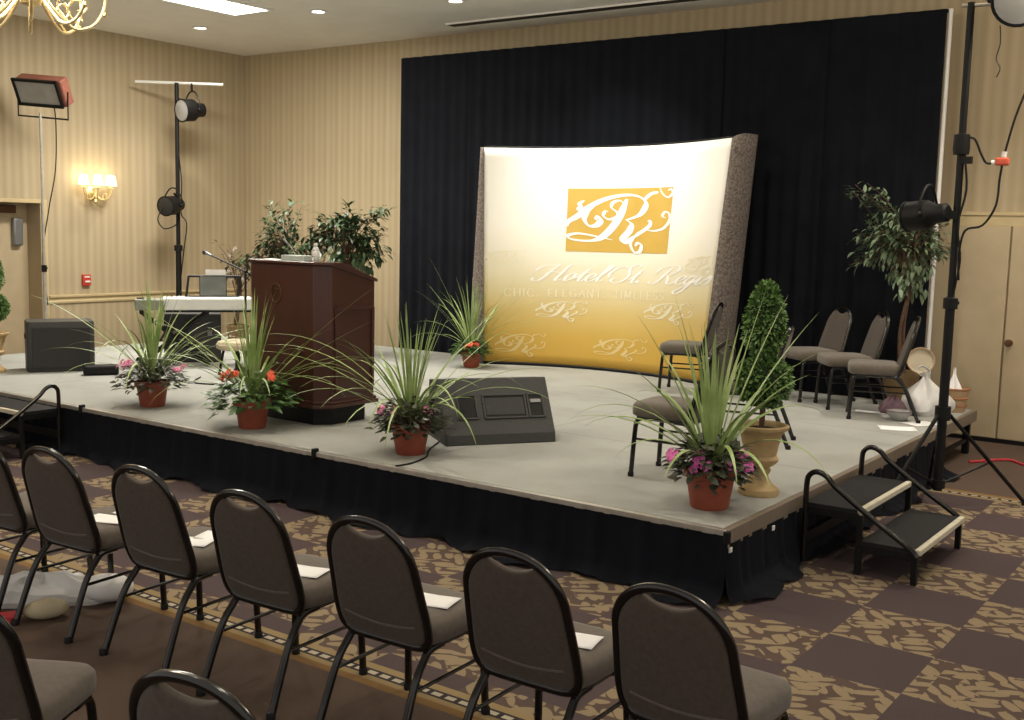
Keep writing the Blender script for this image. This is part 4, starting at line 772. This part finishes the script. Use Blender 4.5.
# ------------------------------------------------------------------ chandelier
cx,cy,cz=-6.86,4.18,3.36; cd=thing('chandelier','brass chandelier with curling arms at the upper left corner','chandelier',(cx,cy,cz))
MB().lathe([(0,-.02),(.03,-.015),(.06,0),(.08,.05),(.04,.10),(.03,.25),(.06,.30),(.03,.36),(.02,.6),(0,.62)],n=20).build('column','brass',cd); MB().tube([(0,0,.6),(0,0,ZC-cz-.04)],.008,6).build('chain','brass',cd); MB().lathe([(0,ZC-cz-.05),(.05,ZC-cz-.045),(.07,ZC-cz),(0,ZC-cz)],n=18).build('canopy','brass',cd)
for k in range(8):
    a=2*PI*k/8+.25; c=V((math.cos(a),math.sin(a),0)); z=lambda v:V((0,0,v))
    ar=MB().tube(spl([c*.05+z(.10),c*.14+z(-.02),c*.26+z(-.13),c*.38+z(-.10),c*.45+z(.02),c*.45+z(.14)],7),.011,8).build('arm','brass',cd)
    MB().tube(spl([c*.30+z(-.12),c*.22+z(-.02),c*.27+z(.05),c*.34+z(.02),c*.31+z(-.03),c*.28+z(-.01)],5),.007,6).build('scroll','brass',ar)
    MB().lathe([(0,0),(.045,.012),(.05,.02),(.016,.026),(.016,.11),(0,.11)],c*.45+z(.14),14).build('candle_cup','white',ar); MB().lathe([(0,0),(.014,.02),(.016,.035),(.006,.07),(0,.085)],c*.45+z(.25),10).build('bulb','bulb',ar)
    MB().lathe([(0,0),(.012,-.02),(.014,-.035),(0,-.05)],c*.45+z(.005),8).build('drop','brass',ar)

# ------------------------------------------------------------------ clutter in the back right corner
def bagmesh(r,h,seed,sq=1.0):
    rr=random.Random(seed); ph=[rr.uniform(0,6) for _ in range(8)]
    def fn(u,v):
        g=2*PI*u; w=math.sin(PI*min(v*1.15,1)*.5+.55*(1-v)) if v<.8 else math.sin(PI*.5*(1-v)/.2*.75+.25)
        k=1+.13*math.sin(3*g+ph[0]+2*v)+.08*math.sin(7*g+ph[1]+5*v)+.05*math.sin(13*g+ph[2]-6*v); rad_=[.80,1.0,1.0,.90,.72,.50,.28,.12,.16][min(int(v*8),8)]; q=v*8-int(v*8); nx=[.80,1.0,1.0,.90,.72,.50,.28,.12,.16][min(int(v*8)+1,8)]; rad_=rad_*(1-q)+nx*q
        return V((r*rad_*k*math.cos(g),r*sq*rad_*k*math.sin(g),max(0.0,h*v**.9+(.02*math.sin(5*g+ph[3]) if 0<v else 0)*min(1,v*4))))
    return MB().grid(fn,48,16)
gb=thing('plastic_bag','white plastic carrier bag heaped at the back right stage corner','bag',(-2.76,10.34,SZ),.4); bagmesh(.215,.37,4,.9).build('bag_body','bag',gb); MB().tube(spl([(-.03,0,.34),(-.08,.02,.39),(-.03,.03,.43),(.03,.02,.39),(.02,0,.34)],5),.012,6,flat=.4).build('bag_handle','bag',gb)
g2=thing('cloth_bundle','plum coloured cloth bundle behind the white carrier bag','cloth',(-2.98,10.16,SZ),.2); bagmesh(.13,.17,8,.8).build('bundle','bagp',g2)
bk=thing('wicker_basket','round woven basket with terracotta bands at the stage corner','basket',(-2.59,10.70,SZ),0)
MB().lathe([(0,0),(.095,0),(.105,.05),(.12,.14),(.13,.22),(.122,.22),(.11,.14),(.09,.02),(0,.02)],n=32).build('basket_body','wick',bk)
for z,r in((.06,.108),(.13,.120),(.215,.129)): MB().tube([(r*math.cos(2*PI*i/32),r*math.sin(2*PI*i/32),z) for i in range(32)],.009,6,closed=True).build('band','terr2',bk)
wp=tag(bagmesh(.10,.24,14,.9).build('tissue_paper','paper'),'white crumpled paper standing up in the woven basket','paper'); wp.location=(-2.60,10.70,SZ+.021); wp.scale=(.8,.8,1.5)
pd=thing('straw_tray','round pale straw tray leaning up behind the white bag','tray',(-2.88,10.58,SZ+.33),rad(18),None,.78); T=M.Rotation(rad(72),4,'X'); MB().lathe([(0,.012),(.06,.010),(.125,.012),(.15,.035),(.156,.035),(.14,.0),(.06,-.004),(0,-.004)],(0,0,.155),30,T).build('woven_disc','wickpale',pd); MB().tube([V((0,0,.155))+T@V((.154*math.cos(2*PI*i/30),.154*math.sin(2*PI*i/30),.036)) for i in range(30)],.008,6,closed=True).build('rim','wick',pd)
for x,y,a,w,d,l in((-2.70,9.36,25,.30,.21,'white sheet nearest the stage edge in the back right corner'),(-2.62,9.74,60,.28,.20,'white sheet partly under the carrier bag'),(-3.12,10.08,10,.34,.10,'narrow white sheet under the side-on chair')):
    paper('paper_sheet',l,(x,y,SZ+.0015),rad(a),w,d,'loose sheets on the stage')
bw=thing('bowl','small clear bowl with plum rim on the stage floor by the loose sheets','bowl',(-2.82,9.80,SZ)); MB().lathe([(0,0),(.05,0),(.06,.008),(.10,.06),(.11,.085),(.104,.085),(.09,.055),(.05,.012),(0,.012)],n=28).build('bowl_body','lens',bw); MB().tube([(.108*math.cos(2*PI*i/28),.108*math.sin(2*PI*i/28),.086) for i in range(28)],.005,6,closed=True).build('rim','bagp',bw)
tag(MB().tube(spl([(-2.35,10.4,.012),(-2.1,10.75,.012),(-1.9,10.6,.012),(-1.6,10.8,.012),(-1.2,10.7,.012)],6),.012,6).build('extension_cord','cardred'),'dull red extension cord on the carpet near the beige doors','cord')

# white bag on the audience carpet
fb=thing('plastic_bag','flattened white plastic bag lying on the carpet under the left front chairs','bag',(-5.26,3.20,0),rad(38)); 
def fbm(u,v):
    g=2*PI*u; k=1+.12*math.sin(3*g+1)+.07*math.sin(8*g); r=[.9,1,.95,.75,.4,0][min(int(v*5),5)]; q=v*5-int(v*5); r=r*(1-q)+[.9,1,.95,.75,.4,0,0][min(int(v*5)+1,5)]*q; z=[0,.03,.07,.10,.12,.125][min(int(v*5),5)]; 
    return V((.36*r*k*math.cos(g),.15*r*k*math.sin(g),z*(1+.2*math.sin(4*g+v*5))+.015*math.sin(9*g)*v*(1-v)*2))
MB().grid(fbm,56,10).build('bag_body','bag',fb); bl=MB().ball((.32,.0,.07),(.14,.12,.07)).build('knotted_end','bag',fb)
p_=thing('food_packet','small red and cream packet beside the flattened white bag','packet',(-5.09,2.90,0),rad(60)); MB().box((0,0,.025),(.10,.07,.05)).build('red_packet','cardred',p_,smooth=False,bevel=.012); MB().ball((.17,.0,.05),(.11,.07,.05)).build('cream_roll','cream',p_)

# ------------------------------------------------------------------ camera
cam=bpy.data.cameras.new('camera'); co=bpy.data.objects.new('camera',cam); COL.objects.link(co)
y_,p_r,r_r=rad(35.5),rad(6.76),rad(1.37)
fw=V((-math.sin(y_)*math.cos(p_r),math.cos(y_)*math.cos(p_r),-math.sin(p_r))); rt0=V((math.cos(y_),math.sin(y_),0)); up0=rt0.cross(fw); rt=rt0*math.cos(r_r)+up0*math.sin(r_r); up=up0*math.cos(r_r)-rt0*math.sin(r_r)
co.matrix_world=M(((rt.x,up.x,-fw.x,0),(rt.y,up.y,-fw.y,0),(rt.z,up.z,-fw.z,H),(0,0,0,1))); cam.sensor_width=36; cam.lens=36*1113/1024; cam.clip_start=.05; sc.camera=co

# ------------------------------------------------------------------ light
def spot(loc,to,e,size=60,blend=.6,col=(1,.93,.82),r=.06,name='downlight_or_fill_beam'):
    l=bpy.data.lights.new(name,'SPOT'); l.energy=e; l.spot_size=rad(size); l.spot_blend=blend; l.color=col; l.shadow_soft_size=r; o=bpy.data.objects.new(name,l); COL.objects.link(o); o.location=loc; o.rotation_euler=(V(to)-V(loc)).to_track_quat('-Z','Y').to_euler(); return o
def area(loc,to,e,sx,sy,col=(1,.95,.85),name='ceiling_panel_light'):
    l=bpy.data.lights.new(name,'AREA'); l.shape='RECTANGLE'; l.size=sx; l.size_y=sy; l.energy=e; l.color=col; o=bpy.data.objects.new(name,l); COL.objects.link(o); o.location=loc; o.rotation_euler=(V(to)-V(loc)).to_track_quat('-Z','Y').to_euler(); return o
area((-10.56,8.44,ZC-.03),(-10.56,8.44,0),150,.6,1.7)
for x,y in((-12.05,9.72),(-9.84,9.67),(-8.0,9.97)): spot((x,y,ZC-.03),(x,y,0),130,110,.8)
for x,y,e in((-5.9,9.9,130),(-3.7,9.9,60),(-1.7,10.2,150),(-1.0,8.2,45),(-5.5,6.3,120),(-8.2,6.6,120),(-2.6,6.6,70),(-4.8,3.6,36),(-2.2,3.3,34),(-7.0,3.6,38),(.2,6.0,35),(.2,3.3,30)): spot((x,y,ZC-.03),(x,y,0),e,105,.8)  # unseen ceiling spots; the one by the beige doors is added to brighten that wall
spot((-4.6,7.6,ZC-.1),(-6.5,10.8,2.2),230,42,.9,(1,.96,.88),.08,'backdrop_wash')
spot((-7.0,9.2,ZC-.1),(-6.6,10.9,2.6),90,60,.9,(1,.96,.88),.08,'backdrop_wash')
l=bpy.data.lights.new('chandelier_or_fill_glow','POINT'); l.energy=110; l.color=(1,.86,.66); l.shadow_soft_size=.35; o=bpy.data.objects.new('chandelier_or_fill_glow',l); COL.objects.link(o); o.location=(cx,cy,cz+.45)
for x,y,e in((-2.6,4.2,38),(-1.2,8.3,80)):  # added fill points with no chandelier, brightening ceiling, chairs and right wall
    l2_=l.copy(); l2_.energy=e; l2_.shadow_soft_size=.25; o=bpy.data.objects.new('chandelier_or_fill_glow',l2_); COL.objects.link(o); o.location=(x,y,cz+.5)
w=bpy.data.worlds.new('world'); sc.world=w; w.use_nodes=True; w.node_tree.nodes['Background'].inputs[0].default_value=(1,.94,.86,1); w.node_tree.nodes['Background'].inputs[1].default_value=.58
sc.view_settings.view_transform='Standard'; sc.view_settings.look='None'; sc.view_settings.gamma=1; sc.view_settings.exposure=.5; sc.view_settings.use_curve_mapping=False
